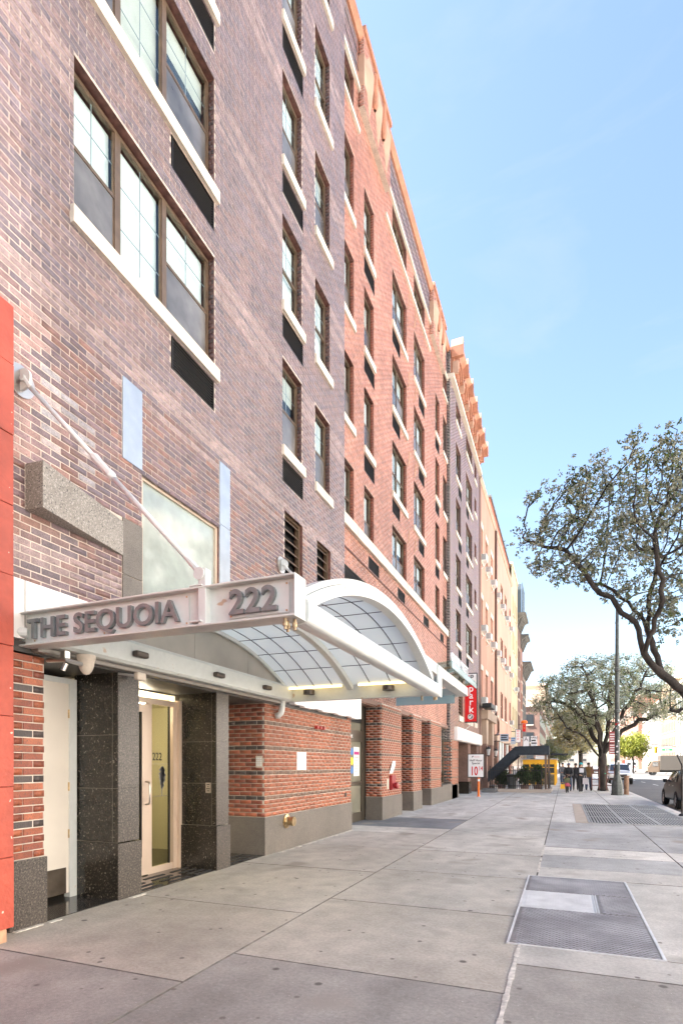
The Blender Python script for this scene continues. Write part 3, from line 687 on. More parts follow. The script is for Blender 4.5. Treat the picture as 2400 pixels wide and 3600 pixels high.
# scalloped terracotta crown
def scallop():
    b = MB(); hw = .72
    pr = [(-.3, 0), (.05, 0), (.05, .42), (.10, .70), (.22, .95), (.40, 1.12), (.46, 1.2), (.46, 1.26), (-.3, 1.26)]
    b.prism(pr, 'y', -hw, hw)
    for u in (-hw, hw): b.prism([(u - .10, .72), (u + .10, .72), (u + .15, 1.15), (u + .06, 1.52), (u - .06, 1.52), (u - .15, 1.15)], 'x', .0, .52)
    n = 10
    for i in range(n):
        a0, a1 = math.pi * i / n, math.pi * (i + 1) / n
        for ra, rb_, d in ((.50, .62, .30), (.32, .40, .24)):
            q = [(ra * math.cos(a0), ra * math.sin(a0)), (rb_ * math.cos(a0), rb_ * math.sin(a0)), (rb_ * math.cos(a1), rb_ * math.sin(a1)), (ra * math.cos(a1), ra * math.sin(a1))]
            b.prism([(u, v * 1.1 + .30) for u, v in q], 'x', .04, d)
    for u in (-.22, 0, .22): b.box((.04, u - .05, .03), (.17, u + .05, .5))
    return b
for i in range(6): link('crown_ornament', wmesh(('crown_ornament',), scallop, m_terra), bld, (X3 + .06, 25.85 + i * 1.45, 19.305))
for i in range(6): box('crown_block', (X3 + .1, 25.08 + i * 1.45, 19.31), (X3 + .36, 25.2 + i * 1.45, 19.85), m_terral, bld)
# body, roof, penthouse
box('sun_gap_filler', (-20, 3.27, 0), (-4.95, 3.61, 2.71), m_darkbr, bld)  # unseen filler added to stop a streak of sun reaching the pavement
box('building_core', (-20, 3.27, 2.72), (-5.3, 34.15, 20.2), m_dark, bld)
box('roof_slab', (-20, 3.28, 20.2), (-5.0, 34.18, 20.35), m_glassy, bld)
ph = box('penthouse', (-14, 5, 20.35), (-5.6, 13.3, 23.6), m_salmon, bld)
window(bld, -5.6, 12.0, 12.9, 20.9, 22.6, grid=False, rec=-.02)
# --- ground floor
SO = 2.62
def gbase(name, x0, y0, x1, y1, h=.65, mat=None): return box(name, (x0, y0, -.01), (x1, y1, h), mat or m_granL, bld, bevel=.008)
G1 = Bricks()
def pier(y0, y1, back, top=SO, face=None, base=None, sidecol=None, h=.65):
    """brick pier with a granite foot: street face at X1+.03, near side face at y0"""
    fx = X1 + .03
    box('pier_core', (back, y0 + .006, h), (fx - .004, y1, top), m_mortar2 if y0 < 13 else m_mortar, bld)
    ins = lambda i: -.007 if i % 6 == 4 else 0
    G1.field(fx - .004, 'y', y0, y1, h + .005, top, face or pierf, pick=True, proud=.010, inset=ins)
    G1.field(y0 + .006, 'x', back, fx, h + .005, top, sidecol or pierc, pick=True, proud=.010, inset=ins, start=.05)
    gbase('granite_foot', back, y0 - .02, fx + .025, y1 + .02, h, base)
fm_ = Bricks
# pier by the red neighbour: dark stone foot
pier(3.60, 3.965, -5.4, 2.58, face=pierc, base=m_granM)
# soffit and recess
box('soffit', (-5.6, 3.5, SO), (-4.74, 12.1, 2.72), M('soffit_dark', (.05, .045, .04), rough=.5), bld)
box('recess_floor', (-7.0, 3.9, -.03), (-4.76, 8.35, .006), M('polished_floor', (.035, .032, .03), rough=.12, spec=.8, var=[(3, .8, 1.3)]), bld)
# service door
d = box('service_door', (-5.42, 4.12, .06), (-5.38, 4.80, 2.5), m_doorw, bld)
box('kick_plate', (-5.379, 4.14, .06), (-5.374, 4.76, .36), M('kick_steel', (.16, .13, .1), rough=.4, metal=.7, var=[(5, .7, 1.3)]), d)
for zz in (.75, 1.3, 2.15): MB().lathe([(.012, zz - .05), (.012, zz + .05)], (-5.372, 4.805, 0), 8).box((-5.384, 4.79, zz - .05), (-5.374, 4.83, zz + .05)).build('hinge', m_brass, d)
fr_ = MB(); fr_.box((-5.45, 4.80, .0), (-5.36, 4.90, 2.56)).box((-5.45, 3.95, 2.5), (-5.36, 4.80, 2.56)).box((-5.45, 3.95, 0), (-5.36, 4.12, 2.5)); fr_.build('door_frame', m_white, d)
box('wall_plate', (-4.90, 3.98, 1.28), (-4.86, 4.0, 1.46), m_grayst, bld)
# granite piers
m_jline = M('stone_joint_line', (.13, .11, .08), rough=.6)
def gpier(y0, y1):
    p = box('granite_pier', (-5.42, y0, .66), (-4.755, y1, SO), m_granD, bld, bevel=.004)
    box('pier_face', (-4.757, y0 + .004, .66), (-4.748, y1 - .004, 1.28), m_granM, p); box('pier_face', (-4.757, y0 + .004, 1.285), (-4.748, y1 - .004, 1.9), m_granM, p); box('pier_face', (-4.757, y0 + .004, 1.905), (-4.748, y1 - .004, SO), m_granM, p)
    box('pier_foot', (-5.44, y0 - .018, -.01), (-4.735, y1 + .02, .65), m_granD, p, bevel=.008); box('foot_face', (-4.737, y0 - .015, 0), (-4.729, y1 + .017, .645), m_granM, p)
    for zz in (.655, 1.28, 1.9): box('stone_joint', (-5.42, y0 - .0025, zz - .003), (-4.75, y0 + .001, zz + .003), m_jline, p)
    box('stone_joint', (-4.835, y0 - .0025, .66), (-4.830, y0 + .001, SO), m_jline, p)
    return p
gpier(4.92, 5.26); gp = gpier(6.85, 7.17)
nb = box('notice_plate', (-4.93, 6.838, 1.14), (-4.84, 6.848, 1.29), m_steel, gp)
for i_, t in enumerate((.025, .01, .032, .022)): box('notice_print', (-4.885 - t, 6.8365, 1.255 - i_ * .031), (-4.885 + t, 6.8378, 1.270 - i_ * .031), m_ink, nb)
# entrance doors
ent = empty('entrance_door', (0, 0, 0), 0); ent.parent = bld
xd = -5.45
fr_ = MB()
for a, b in (((xd - .06, 5.26, 0), (xd + .03, 5.34, 2.5)), ((xd - .06, 6.72, 0), (xd + .03, 6.80, 2.5)), ((xd - .06, 5.34, 2.42), (xd + .03, 6.72, 2.5)), ((xd - .03, 6.19, 0), (xd + .015, 6.27, 2.42)), ((xd - .03, 6.27, 0), (xd + .015, 6.72, .10)), ((xd - .02, 6.80, 0), (xd + .08, 6.86, 2.52))): fr_.box(a, b)
fr_.build('door_frame', m_alu, ent)
fr_ = MB()
for a, b in (((xd - .02, 5.36, .02), (xd + .03, 5.44, 2.40)), ((xd - .02, 6.06, .02), (xd + .03, 6.185, 2.40)), ((xd - .02, 5.44, .02), (xd + .03, 6.06, .27)), ((xd - .02, 5.44, 2.29), (xd + .03, 6.06, 2.40))): fr_.box(a, b)
lf = fr_.build('door_leaf', m_alu, ent)
box('pane', (xd - .004, 5.44, .27), (xd + .004, 6.06, 2.29), m_dglass, lf); box('pane', (xd - .004, 6.27, .10), (xd + .004, 6.66, 2.42), m_dglass, ent)
box('gasket', (xd - .012, 6.64, .1), (xd + .012, 6.665, 2.42), m_black, ent)
box('gasket', (xd - .012, 6.045, .27), (xd + .024, 6.06, 2.29), m_black, lf)
MB().tube([(xd + .03, 6.13, 1.0), (xd + .085, 6.13, 1.005), (xd + .1, 6.13, 1.03), (xd + .1, 6.13, 1.29), (xd + .085, 6.13, 1.315), (xd + .03, 6.13, 1.32)], .012, 8).build('pull_handle', m_steel, lf, smooth=True)
MB().tube([(xd - .05, 5.44, 1.3), (xd - .05, 6.06, 1.3)], .012, 8).build('push_bar', m_steel, lf)
text('door_number', '222', .16, (xd + .006, 6.29, 1.62), FACE_ST, m_ink, ent, .001, 0, 'LEFT', 1, .85)
b_ = MB(); b_.k = 0
for i in range(22):
    t = i / 21; ww = .085 * (1 - abs(t - .35) * 1.1) * (.7 + .5 * random.random()); zc = 1.52 - t * .30; yc = 6.50 + random.uniform(-.015, .015)
    b_.quad((xd + .0062, yc - ww, zc - .012), (xd + .0062, yc + ww * .8, zc - .018), (xd + .0062, yc + ww * .6, zc + .014), (xd + .0062, yc - ww * .7, zc + .01))
b_.box((xd + .005, 6.485, 1.1), (xd + .0058, 6.50, 1.25)); b_.box((xd + .005, 6.30, 1.565), (xd + .0058, 6.62, 1.57)); b_.box((xd + .005, 6.30, 1.10), (xd + .0058, 6.62, 1.105))
b_.build('tree_decal', m_grayink, ent)
# lobby behind the glass
lb = MB(); lb.quad((-7.6, 4.9, 0), (-7.6, 8.3, 0), (-7.6, 8.3, 2.62), (-7.6, 4.9, 2.62)).quad((-5.5, 8.2, 0), (-7.6, 8.2, 0), (-7.6, 8.2, 2.62), (-5.5, 8.2, 2.62)).quad((-5.5, 4.95, 0), (-7.6, 4.95, 0), (-7.6, 4.95, 2.62), (-5.5, 4.95, 2.62)).quad((-5.5, 4.95, 2.6), (-7.6, 4.95, 2.6), (-7.6, 8.3, 2.6), (-5.5, 8.3, 2.6))
lb.build('lobby_wall', m_lobby, bld)
o = MB().lathe([(.001, -.16), (.08, -.14), (.14, -.08), (.16, 0), (.14, .08), (.08, .14), (.001, .16)], (-6.0, 6.62, 2.34), 20).build('lobby_globe_lamp', m_globe, bld, smooth=True)
box('back_wall', (-5.6, 6.85, 0), (-5.5, 8.3, 2.62), m_lobby, bld)
# grate strips in the recess floor
for i in range(4):
    for j in range(3): box('floor_grille', (-4.85 - i * .14, 5.35 + j * .55, .006), (-4.80 - i * .14, 5.75 + j * .55, .012), m_dark, bld)
for i in range(3): box('floor_grille', (-4.87 - i * .15, 7.3, .006), (-4.82 - i * .15, 8.2, .012), m_dark, bld)
box('white_corner_strip', (-5.0, 7.22, 0.02), (-4.96, 7.26, 2.5), m_white, bld)
# long brick wall and the piers after it
pier(8.29, 12.42, -5.5, SO + .03)
box('wall_fill', (-5.9, 12.42, 0), (-5.62, 14.8, 3.6), m_mortar, bld)
pier(14.85, 16.85, -5.25, 3.3); pier(18.3, 19.5, -5.25, 3.3); pier(21.0, 22.9, -5.25, 3.3)
pier(25.25, 26.9, -5.25, 2.75, sidecol=lambda i, z, y: pk(DKBR) if random.random() < .6 else pk(PIER))
box('soffit', (-5.7, 12.3, 3.22), (-4.9, 25.3, 3.35), m_brown, bld)
for (a, b) in ((16.85, 18.3), (19.5, 21.0)):
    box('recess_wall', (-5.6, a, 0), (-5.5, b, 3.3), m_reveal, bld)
gbase('window_plinth', -5.3, 22.92, -4.745, 26.6, .66)
box('plinth_cap', (-5.3, 22.92, .66), (-4.72, 25.2, .71), m_granL, bld)
window(bld, -5.15, 22.95, 25.2, .72, 3.2, 'double', low='open', rec=.0, grid=False)
G1.build(bld)
# plates and fittings on the long wall
o = box('keypad_plate', (-4.93, 8.272, 1.51), (-4.80, 8.284, 1.71), m_lime, bld)
for i in range(4):
    for j in range(3): box('key', (-4.915 + j * .038, 8.268, 1.54 + i * .038), (-4.892 + j * .038, 8.272, 1.565 + i * .038), m_signw, o)
box('blank_plate', (X1 + .03, 9.5, 1.46), (X1 + .052, 9.9, 1.80), m_signw, bld)
st_ = MB().lathe([(.001, .0), (.13, .0), (.13, .02), (.085, .03), (.075, .05), (.075, .11), (.085, .115), (.085, .16), (.001, .16)], (X1 + .055, 9.05, .52), 18, 'x').build('standpipe_valve', m_brass, bld, smooth=False)
hb = MB()
for i in range(3): hb.lathe([(.001, .0), (.035, .0), (.035, .07), (.001, .07)], (X1 + .04, 10.35 + i * .17, 2.33), 10, 'x')
hb.build('alarm_bells', M('alarm_red', (.4, .05, .04), rough=.4), bld)
MB().lathe([(.001, .04), (.05, .04), (.05, .05), (.001, .05)], (X1, 12.05, .86), 10, 'x').build('wall_hole_cap', m_black, bld)
MB().tube([(-4.66, 8.72, 2.72), (-4.66, 8.72, 2.55), (-4.67, 8.70, 2.48), (-4.70, 8.68, 2.44), (-4.76, 8.66, 2.42)], .055, 10).build('drain_elbow', m_white, bld, smooth=True)
# medical office front
mo = box('office_door', (-5.36, 12.47, 0), (-5.30, 12.62, 3.3), m_bronze, bld)
fr_ = MB()
for a, b in (((-5.36, 14.6, 0), (-5.28, 14.86, 3.3)), ((-5.36, 13.56, 0), (-5.28, 13.66, 3.3)), ((-5.36, 12.62, 2.2), (-5.28, 14.6, 2.5)), ((-5.36, 12.62, 3.12), (-5.28, 14.6, 3.3)), ((-5.35, 13.66, 0), (-5.29, 14.6, .25)), ((-5.35, 13.66, 1.0), (-5.29, 14.6, 1.1))): fr_.box(a, b)
fr_.build('door_frame', M('bronze_dark', (.09, .075, .055), rough=.4, metal=.3), mo)
for (a, b, q0, q1) in ((12.62, 13.56, 2.5, 3.12), (13.66, 14.6, 2.5, 3.12), (13.66, 14.6, 1.1, 2.2), (13.66, 14.6, .25, 1.0), (12.62, 13.56, .1, 2.2)): box('pane', (-5.33, a, q0), (-5.32, b, q1), M('office_glass', (.26, .25, .19), rough=.1, spec=.8, var=[(1.3, .8, 1.15)]), mo)
text('address_text', 'West 14th Street', .17, (-5.278, 12.55, 2.29), FACE_ST, m_signw, mo, .002, .002, 'LEFT', 1, 1.1)
po = box('notice', (-5.318, 14.05, 1.25), (-5.314, 14.5, 2.05), m_paper, mo); box('print', (-5.3135, 14.08, 1.84), (-5.312, 14.47, 1.92), m_magenta, po)
for i in range(6): box('print', (-5.3135, 14.1, 1.76 - i * .08), (-5.3125, 14.4 - (i % 3) * .05, 1.775 - i * .08), m_grayink, po)
for z_, m__ in ((1.92, m_blue), (1.66, m_yel2), (1.42, m_blue)): MB().lathe([(.001, 0), (.105, 0), (.105, .003), (.001, .003)], (-5.318, 13.92, z_), 14, 'x').build('round_sticker', m__, mo)
# red fire hose connection on the second pier
fh = box('fire_alarm_box', (X1 + .03, 15.55, .62 + .2), (X1 + .12, 15.95, 1.25), M('fire_red', (.30, .02, .025), rough=.35), bld)
MB().lathe([(.02, .0), (.09, .02), (.10, .12), (.05, .14), (.001, .15)], (X1 + .12, 15.75, .95), 12, 'x').build('hose_cap', MATS['fire_red'], fh)
MB().add([(X1 + .05, 15.5, 1.3), (X1 + .05, 15.85, 1.3), (X1 + .10, 15.92, 1.5), (X1 + .05, 16.15, 1.68), (X1 + .05, 15.85, 1.68), (X1 + .08, 15.6, 1.5)], [(0, 1, 2, 5), (5, 2, 3, 4)]).build('tag_sign', m_signw, bld)
box('hydrant_sign', (X1 + .03, 15.3, .85), (X1 + .045, 15.48, 1.15), m_lime, bld)
# white pleated sign panel on the long wall and on the left
def pleated(name, x, y0, y1, z0, z1, par, n):
    b = MB(); st = (y1 - y0) / n
    for i in range(n):
        a = y0 + i * st; b.add([(x, a + .01, z0), (x, a + st - .01, z0), (x, a + st - .01, z1), (x, a + .01, z1), (x + .05, a + .03, z0 + .02), (x + .05, a + st - .03, z0 + .02), (x + .05, a + st - .03, z1), (x + .05, a + .03, z1)], [(4, 5, 6, 7), (0, 4, 7, 3), (1, 2, 6, 5), (0, 1, 5, 4)])
    return b.build(name, m_wpanel, par)
box('sign_band', (-4.85, 9.15, 2.68), (-4.62, 12.75, 3.22), m_wpanel, bld); 
for i in range(4): box('sign_band_clip', (-4.70, 9.5 + i * .85, 2.655), (-4.60, 9.95 + i * .85, 2.69), m_wpanel, bld)
sb = box('white_fascia_panel', (-4.79, 3.55, 2.74), (-4.73, 4.62, 3.3), m_wpanel, bld); box('panel_joint', (-4.7285, 3.72, 2.74), (-4.727, 3.728, 3.3), m_joint, sb)
# --- garage front of the far bay
gg = empty('garage_canopy', (0, 0, 0)); gg.parent = bld
box('canopy_box', (-5.25, 26.0, 2.72), (-4.64, 34.1, 3.36), m_wpanel, gg)
pleated('canopy_pleats', -4.64, 26.1, 34.0, 2.74, 3.34, gg, 24)
box('garage_jamb', (-5.6, 30.2, .0), (-4.82, 31.0, 2.75), m_darkbr, bld); box('garage_jamb', (-5.6, 33.2, .0), (-4.82, 34.2, 2.75), m_darkbr, bld)
box('garage_void', (-9, 27.2, 0), (-8.9, 34.2, 2.75), m_dark, bld); box('garage_ceiling', (-9, 26.9, 2.70), (-4.84, 34.2, 2.75), m_brown, bld)
box('granite_foot', (-5.65, 30.15, 0), (-4.78, 31.05, .66), m_granD, bld); box('garage_side', (-9, 26.85, 0), (-5.2, 26.95, 2.75), m_darkbr, bld)
finish_bricks(300)

# ---------------------------------------------------------------- entrance canopy
can = empty('entrance_canopy', (0, 0, 0)); tag(can, 'white steel entrance canopy with curved frosted panels projecting over the pavement', 'canopy')
xo, xi, yn, yf = -1.86, -4.72, 3.70, 8.86
zb, zt = 2.665, 2.985
def channel(b, x0, x1, y, zb, zt, d=.13, t=.016):       # steel channel along X, flanges towards -Y
    b.box((x0, y, zb), (x1, y + t, zt)); b.box((x0, y - d * .55, zb), (x1, y + d, zb + t)); b.box((x0, y - d * .55, zt - t), (x1, y + d, zt)); return b
nb_ = channel(MB(), -4.80, xo, yn + .04, zb, zt).build('near_beam', m_beam, can, bevel=.004)
MB().prism([(xo, zb), (xo, zt), (xo + .004, zt), (xo + .004, zb)], 'y', yn - .03, yn + .16).build('beam_end_plate', m_beam, can)
pl = box('name_plate', (-4.64, yn + .026, 2.70), (-2.85, yn + .034, 2.94), m_white, can)
letters('letter', 'THE SEQUOIA', .252, (-4.66, yn + .002, 2.735), FACE_CAM, m_letter, pl, .018, .0045, 1.04, 1.05)
for (x, z) in ((-4.6, 2.715), (-2.87, 2.93), (-2.87, 2.715), (-3.75, 2.712)): MB().lathe([(.001, -.006), (.008, -.006), (.008, .0), (.001, 0)], (x, yn + .028, z), 8, 'y').build('screw', m_brass, pl)
pl2 = box('number_plate', (-2.46, yn + .026, 2.71), (-1.93, yn + .034, 2.945), m_white, can)
letters('numeral', '222', .268, (-2.445, yn + .002, 2.735), FACE_CAM, m_letter, pl2, .018, .005, 1.02, 1.06)
for (x, z) in ((-2.445, 2.725), (-2.445, 2.93), (-1.95, 2.93), (-1.95, 2.725)): MB().lathe([(.001, -.006), (.008, -.006), (.008, .0), (.001, 0)], (x, yn + .028, z), 8, 'y').build('screw', m_brass, pl2)
# stiffener bracket and tie rods
def tie(y, xb, side):
    b = MB(); b.box((xb - .045, y - .045, zb + .01), (xb + .03, y + .03, zt + .14)); b.box((xb - .12, y - .07, zb + .03), (xb + .0, y + .03, zb + .045)); b.box((xb - .12, y - .06, zt), (xb, y + .03, zt + .012))
    b.build('bracket', m_white, can, bevel=.006)
    p0, p1 = Vector((xb - .03, y, zt + .10)), Vector((-4.745, y, 5.20)); dr = (p1 - p0)
    MB().tube([p0 + dr * .06, p0 + dr * .47], .023, 10).tube([p0 + dr * .56, p0 + dr * .95], .023, 10).build('tie_rod', m_white, can, smooth=True)
    MB().tube([p0 + dr * .455, p0 + dr * .47, p0 + dr * .49, p0 + dr * .54, p0 + dr * .56, p0 + dr * .575], [.026, .042, .036, .036, .042, .026], 8).build('turnbuckle', m_white, can)
    MB().tube([p0 - dr * .0, p0 + dr * .03, p0 + dr * .065, p0 + dr * .085], [.038, .03, .026, .02], 8).build('clevis', m_white, can)
    MB().lathe([(.001, y - .058), (.05, y - .058), (.05, y + .045), (.001, y + .045)], (p0.x, 0, p0.z), 16, 'y').build('clevis_pin', m_white, can)
    MB().prism([(p1.x + .10 * math.cos(a), p1.z + .10 * math.sin(a)) for a in np.linspace(-1.7, 1.7, 12)] + [(-4.79, p1.z + .11), (-4.79, p1.z - .12)], 'y', y - .012, y + .012).build('wall_lug', m_white, can)
    MB().lathe([(.001, -4.795), (.15, -4.795), (.15, -4.775), (.001, -4.775)], (0, y, p1.z), 18, 'x').build('wall_plate', m_steel, can)
    MB().lathe([(.001, y - .035), (.028, y - .035), (.028, y + .035), (.001, y + .035)], (p1.x + .02, 0, p1.z), 12, 'y').tube([p1 + Vector((.02, 0, 0)), p0 + dr * .95], .028, 8).build('wall_pin', m_white, can)
tie(yn + .02, -2.68, -1); tie(8.92, -2.68, 1)
# outer tube, far beam, wall header
MB().prism([(xo - .06 + .09 * c_, 2.75 + .10 * s_) for c_, s_ in [(math.copysign(abs(math.cos(a)) ** .55, math.cos(a)), math.copysign(abs(math.sin(a)) ** .55, math.sin(a))) for a in np.linspace(0, 2 * math.pi, 20, endpoint=False)]], 'y', yn + .17, yf - .02).build('outer_tube', m_white, can, smooth=False, bevel=0)
fb = MB(); channel(fb, xi, xo - .02, yf, zb + .02, zt + .0, .06).build('far_beam', m_beam, can, bevel=.004)
box('far_end_plate', (xo - .02, yf - .16, zb - .01), (xo + .01, yf + .10, zt + .16), m_white, can, bevel=.004)
hd = MB().prism([(xi - .08, 2.69), (xi + .16, 2.69), (xi + .19, 2.72), (xi + .19, 2.93), (xi + .16, 2.97), (xi - .08, 2.97)], 'y', yn + .06, yf + .02).build('wall_header', m_beam, can)
box('header_rail', (xi - .06, yn + .1, 2.635), (xi + .07, yf, 2.689), M('rail_gray', (.24, .215, .19), rough=.4, metal=.3), can, bevel=.01)
# arch: ribs, frosted panels, dark glazing bars
AR, AC = 5.15, (6.45, -1.57)
def arc(r, t): return (AC[0] + r * math.sin(t), AC[1] + r * math.cos(t))
t0 = math.asin((yf - .04 - AC[0]) / AR)
def rib(x0, x1, ra, rb_, name, mat, ta=-t0, tb=t0, n=28):
    b = MB(); pts = [ta + (tb - ta) * i / n for i in range(n + 1)]
    for p, q in zip(pts[:-1], pts[1:]):
        c_ = [arc(ra, p), arc(rb_, p), arc(rb_, q), arc(ra, q)]
        v = [(x, *u) for x in (x0, x1) for u in c_]
        b.add(v, [(0, 1, 2, 3), (7, 6, 5, 4), (1, 5, 6, 2), (0, 3, 7, 4)])
    return b.build(name, mat, can)
ta_ = -math.asin((AC[0] - yn - .16) / AR)
rib(xo - .20, xo - .08, AR - .165, AR - .06, 'front_arch', m_white, ta_, t0); rib(xo - .22, xo - .11, AR - .055, AR - .005, 'front_arch_cap', m_white, ta_, t0)
rib(-3.42, -3.32, AR - .20, AR - .115, 'middle_rib', m_beam, ta_, t0); rib(xi + .12, xi + .16, AR - .15, AR - .10, 'back_rib', m_beam, ta_, t0)
gx = [xi + .14, -4.36, -4.04, -3.70, -3.38, -3.02, -2.66, -2.32, xo - .14]; nA = 9
ts = [ta_ + (t0 - ta_) * i / nA for i in range(nA + 1)]
for i in range(nA):
    for j in range(len(gx) - 1):
        b = MB(); n = 3; g = .006; da = g / AR
        for k in range(n):
            p, q = ts[i] + da + (ts[i + 1] - ts[i] - 2 * da) * k / n, ts[i] + da + (ts[i + 1] - ts[i] - 2 * da) * (k + 1) / n
            a0, a1 = arc(AR - .1, p), arc(AR - .1, q); b.quad((gx[j] + g, *a0), (gx[j + 1] - g, *a0), (gx[j + 1] - g, *a1), (gx[j] + g, *a1))
        b.build('frosted_panel', m_frost, can)
for x in gx[1:-1]: rib(x - .005, x + .005, AR - .106, AR - .094, 'glazing_bar', m_black, ta_, t0, 24)
for t in ts[1:-1]:
    a0, a1 = arc(AR - .106, t), arc(AR - .092, t); dy = .005
    MB().box((gx[0], a0[0] - dy, a0[1]), (gx[-1], a0[0] + dy, a1[1])).build('glazing_bar', m_black, can)
# grey end panels against the wall
n = 26; ptx = [arc(AR - .105, ta_ + (t0 - ta_) * i / n) for i in range(n + 1)]
for (a, b) in ((ptx[0][0], 4.75), (4.758, 6.15), (6.158, 7.5), (7.508, ptx[-1][0])):
    ys_ = np.linspace(a, b, 10); poly = [(float(y_), AC[1] + math.sqrt((AR - .105) ** 2 - (y_ - AC[0]) ** 2)) for y_ in ys_]
    poly = [(p, max(q, 2.96)) for p, q in poly] + [(float(b), 2.95), (float(a), 2.95)]
    MB().prism(poly, 'x', xi + .10, xi + .11).build('end_panel', m_tymp, can)
# lamps
for (a, b) in ((-4.52, -3.52), (-3.22, -2.30)):
    MB().tube([(a, yf - .13, 2.905), (b, yf - .13, 2.905)], .02, 8).build('warm_tube_lamp', m_warm, can); box('lamp_tray', (a - .03, yf - .11, 2.93), (b + .03, yf - .02, 2.945), m_beam, can)
for (x, y) in ((xi + .19, 5.0), (xi + .19, 6.55), (xi + .19, 7.9)): box('downlight', (x, y - .10, 2.78), (x + .08, y + .10, 2.85), M('downlight_bronze', (.10, .08, .065), rough=.4, metal=.5), can, bevel=.02)
for x in (-4.15, -2.7): MB().lathe([(.001, 2.79), (.10, 2.79), (.10, 2.865), (.001, 2.865)], (x, yf - .10, 0), 18).build('downlight', MATS['downlight_bronze'], can)
for (x, y) in ((xo - .10, yn + .02), (xo - .05, yn + .08), (xo - .12, yn + .10)): MB().lathe([(.001, zb - .085), (.012, zb - .085), (.012, zb - .06), (.02, zb - .06), (.02, zb - .03), (.014, zb - .03), (.014, zb + .01)], (x, y, 0), 8).build('bolt', m_rust, can)
for (x, y) in ((xo - .30, yf), (xo - .10, yf + .02), (xo - .06, yf - .03)): MB().lathe([(.001, zb - .06), (.018, zb - .06), (.018, zb + .03)], (x, y, 0), 8).build('bolt', m_rust, can)
MB().tube([(-4.90, yn - .14, 2.80), (-4.70, yn + .035, 2.80)], .05, 12).build('stub_pipe', m_white, can)
# dome camera and small fittings under the beam
dc = empty('dome_camera', (-4.52, 4.25, 2.60)); tag(dc, 'white dome security camera hanging under the canopy beam', 'camera')
MB().lathe([(.09, .07), (.09, .03), (.082, .02), (.07, -.05), (.055, -.09), (.03, -.12), (.001, -.13)], (0, 0, 0), 18).build('housing', m_lime, dc, smooth=True); MB().lathe([(.012, 0), (.012, .008), (.001, .008)], (-.02, -.068, -.02), 8, 'y').build('lens', m_black, dc)
cm = empty('bullet_camera', (-4.50, 4.02, 2.58)); tag(cm, 'small jointed camera arm fixed beside the dome camera', 'camera')
MB().tube([(-.22, -.06, 0), (-.02, -.02, 0), (.02, .14, -.02)], .022, 8).build('arm', m_steel, cm); MB().tube([(-.04, 0, -.03), (-.06, -.02, -.10)], .025, 8).build('lens_barrel', m_steel, cm); box('mount', (-.08, -.03, 0), (-.02, .03, .09), m_steel, cm)
sp = empty('spot_lamp', (-4.60, 5.05, 2.60)); tag(sp, 'small white spotlight with a rod arm under the canopy rail', 'lamp')
box('head', (-.03, -.02, -.06), (.04, .12, .03), m_lime, sp, bevel=.015); MB().tube([(-.14, -.14, 0), (-.02, -.0, -.01)], .014, 8).build('arm', m_steel, sp)

# ---------------------------------------------------------------- red neighbour at the left edge
rn = empty('red_shop_building', (-4.5, 3.2, 0)); rn.location = (0, 0, 0); tag(rn, 'red painted masonry shop building at the left edge of the picture', 'building')
z = .12; i = 0
box('plinth', (-5.5, -6, -.02), (-4.53, 3.40, .12), M('plinth_stone', (.48, .28, .17), rough=.85, var=[(6, .7, 1.2)]), rn, bevel=.02)
while z < 5.5:
    h = .62
    for (a, b) in ((-6, .6), (.605, 3.44)): box('block', (-5.5, a, z + .002), (-4.505 + random.uniform(-.003, .003), b, min(z + h - .002, 5.6)), m_redp, rn, bevel=.006)
    z += h; i += 1
box('block', (-5.5, -6, 5.6), (-4.56, 3.44, 5.62), m_redp, rn)
box('unseen_sun_block', (-20, -45, 0), (-5.52, 3.29, 17), m_darkbr, rn)  # unseen bulk added behind the red wall to keep sun off the pavement

# ---------------------------------------------------------------- further buildings on the left
def facade(par, X, y0, y1, z0, z1, wins, wall_mat, name='wall', depth=.18):
    sheet(X, y0, y1, z0, z1, wins, depth).build(name, wall_mat, par)
def simple_window(par, X, y0, y1, z0, z1, glass=None, frame=None, rec=.16, sl=None, lintel=None, meet=True):
    W, H = round(y1 - y0, 3), round(z1 - z0, 3); frame = frame or m_white
    def fm():
        b = MB(); t = .07
        for a, c in (((0, 0, 0), (.05, t, H)), ((0, W - t, 0), (.05, W, H)), ((0, t, 0), (.05, W - t, t)), ((0, t, H - t), (.05, W - t, H))): b.box(a, c)
        if meet: b.box((0, t, H / 2 - .035), (.05, W - t, H / 2 + .035))
        return b
    f = link('window', wmesh(('sw', W, H, meet, frame.name), fm, frame), par, (X - rec, y0, z0))
    link('pane', wmesh(('swp', W, H, (glass or m_wdark).name), lambda: MB().quad((.01, 0, 0), (.01, W, 0), (.01, W, H), (.01, 0, H)), glass or m_wdark), f)
    if sl: link('sill', wmesh(('sws', W, sl.name), lambda: MB().box((-.02, -.08, -.14), (.24, W + .08, 0)), sl), f)
    if lintel: link('lintel', wmesh(('swl', W, lintel.name), lambda: MB().box((.1, -.1, 0), (.2, W + .1, .3)), lintel), f, (0, 0, H + .004))
    return f
def aircon(par, X, y0, z0, wd=.62, h=.40):
    b = MB().box((-.2, 0, 0), (.36, wd, h)); b.k = 1
    for i in range(7): b.box((.02, -.004, .06 + i * .05), (.30, .0, .085 + i * .05))
    b.k = 0; b.tube([(.34, wd * .5, -.01), (.02, wd * .5, -.42)], .02, 5)
    return link('air_conditioner', wmesh(('ac', wd, h), lambda: b, [m_ac, m_grayst]), par, (X, y0, z0))
sal = empty('salmon_building', (0, 0, 0)); tag(sal, 'salmon stucco building with window air conditioners and a dark downpipe', 'building')
XS, S0, S1 = -4.80, 34.22, 56.1
wl = []
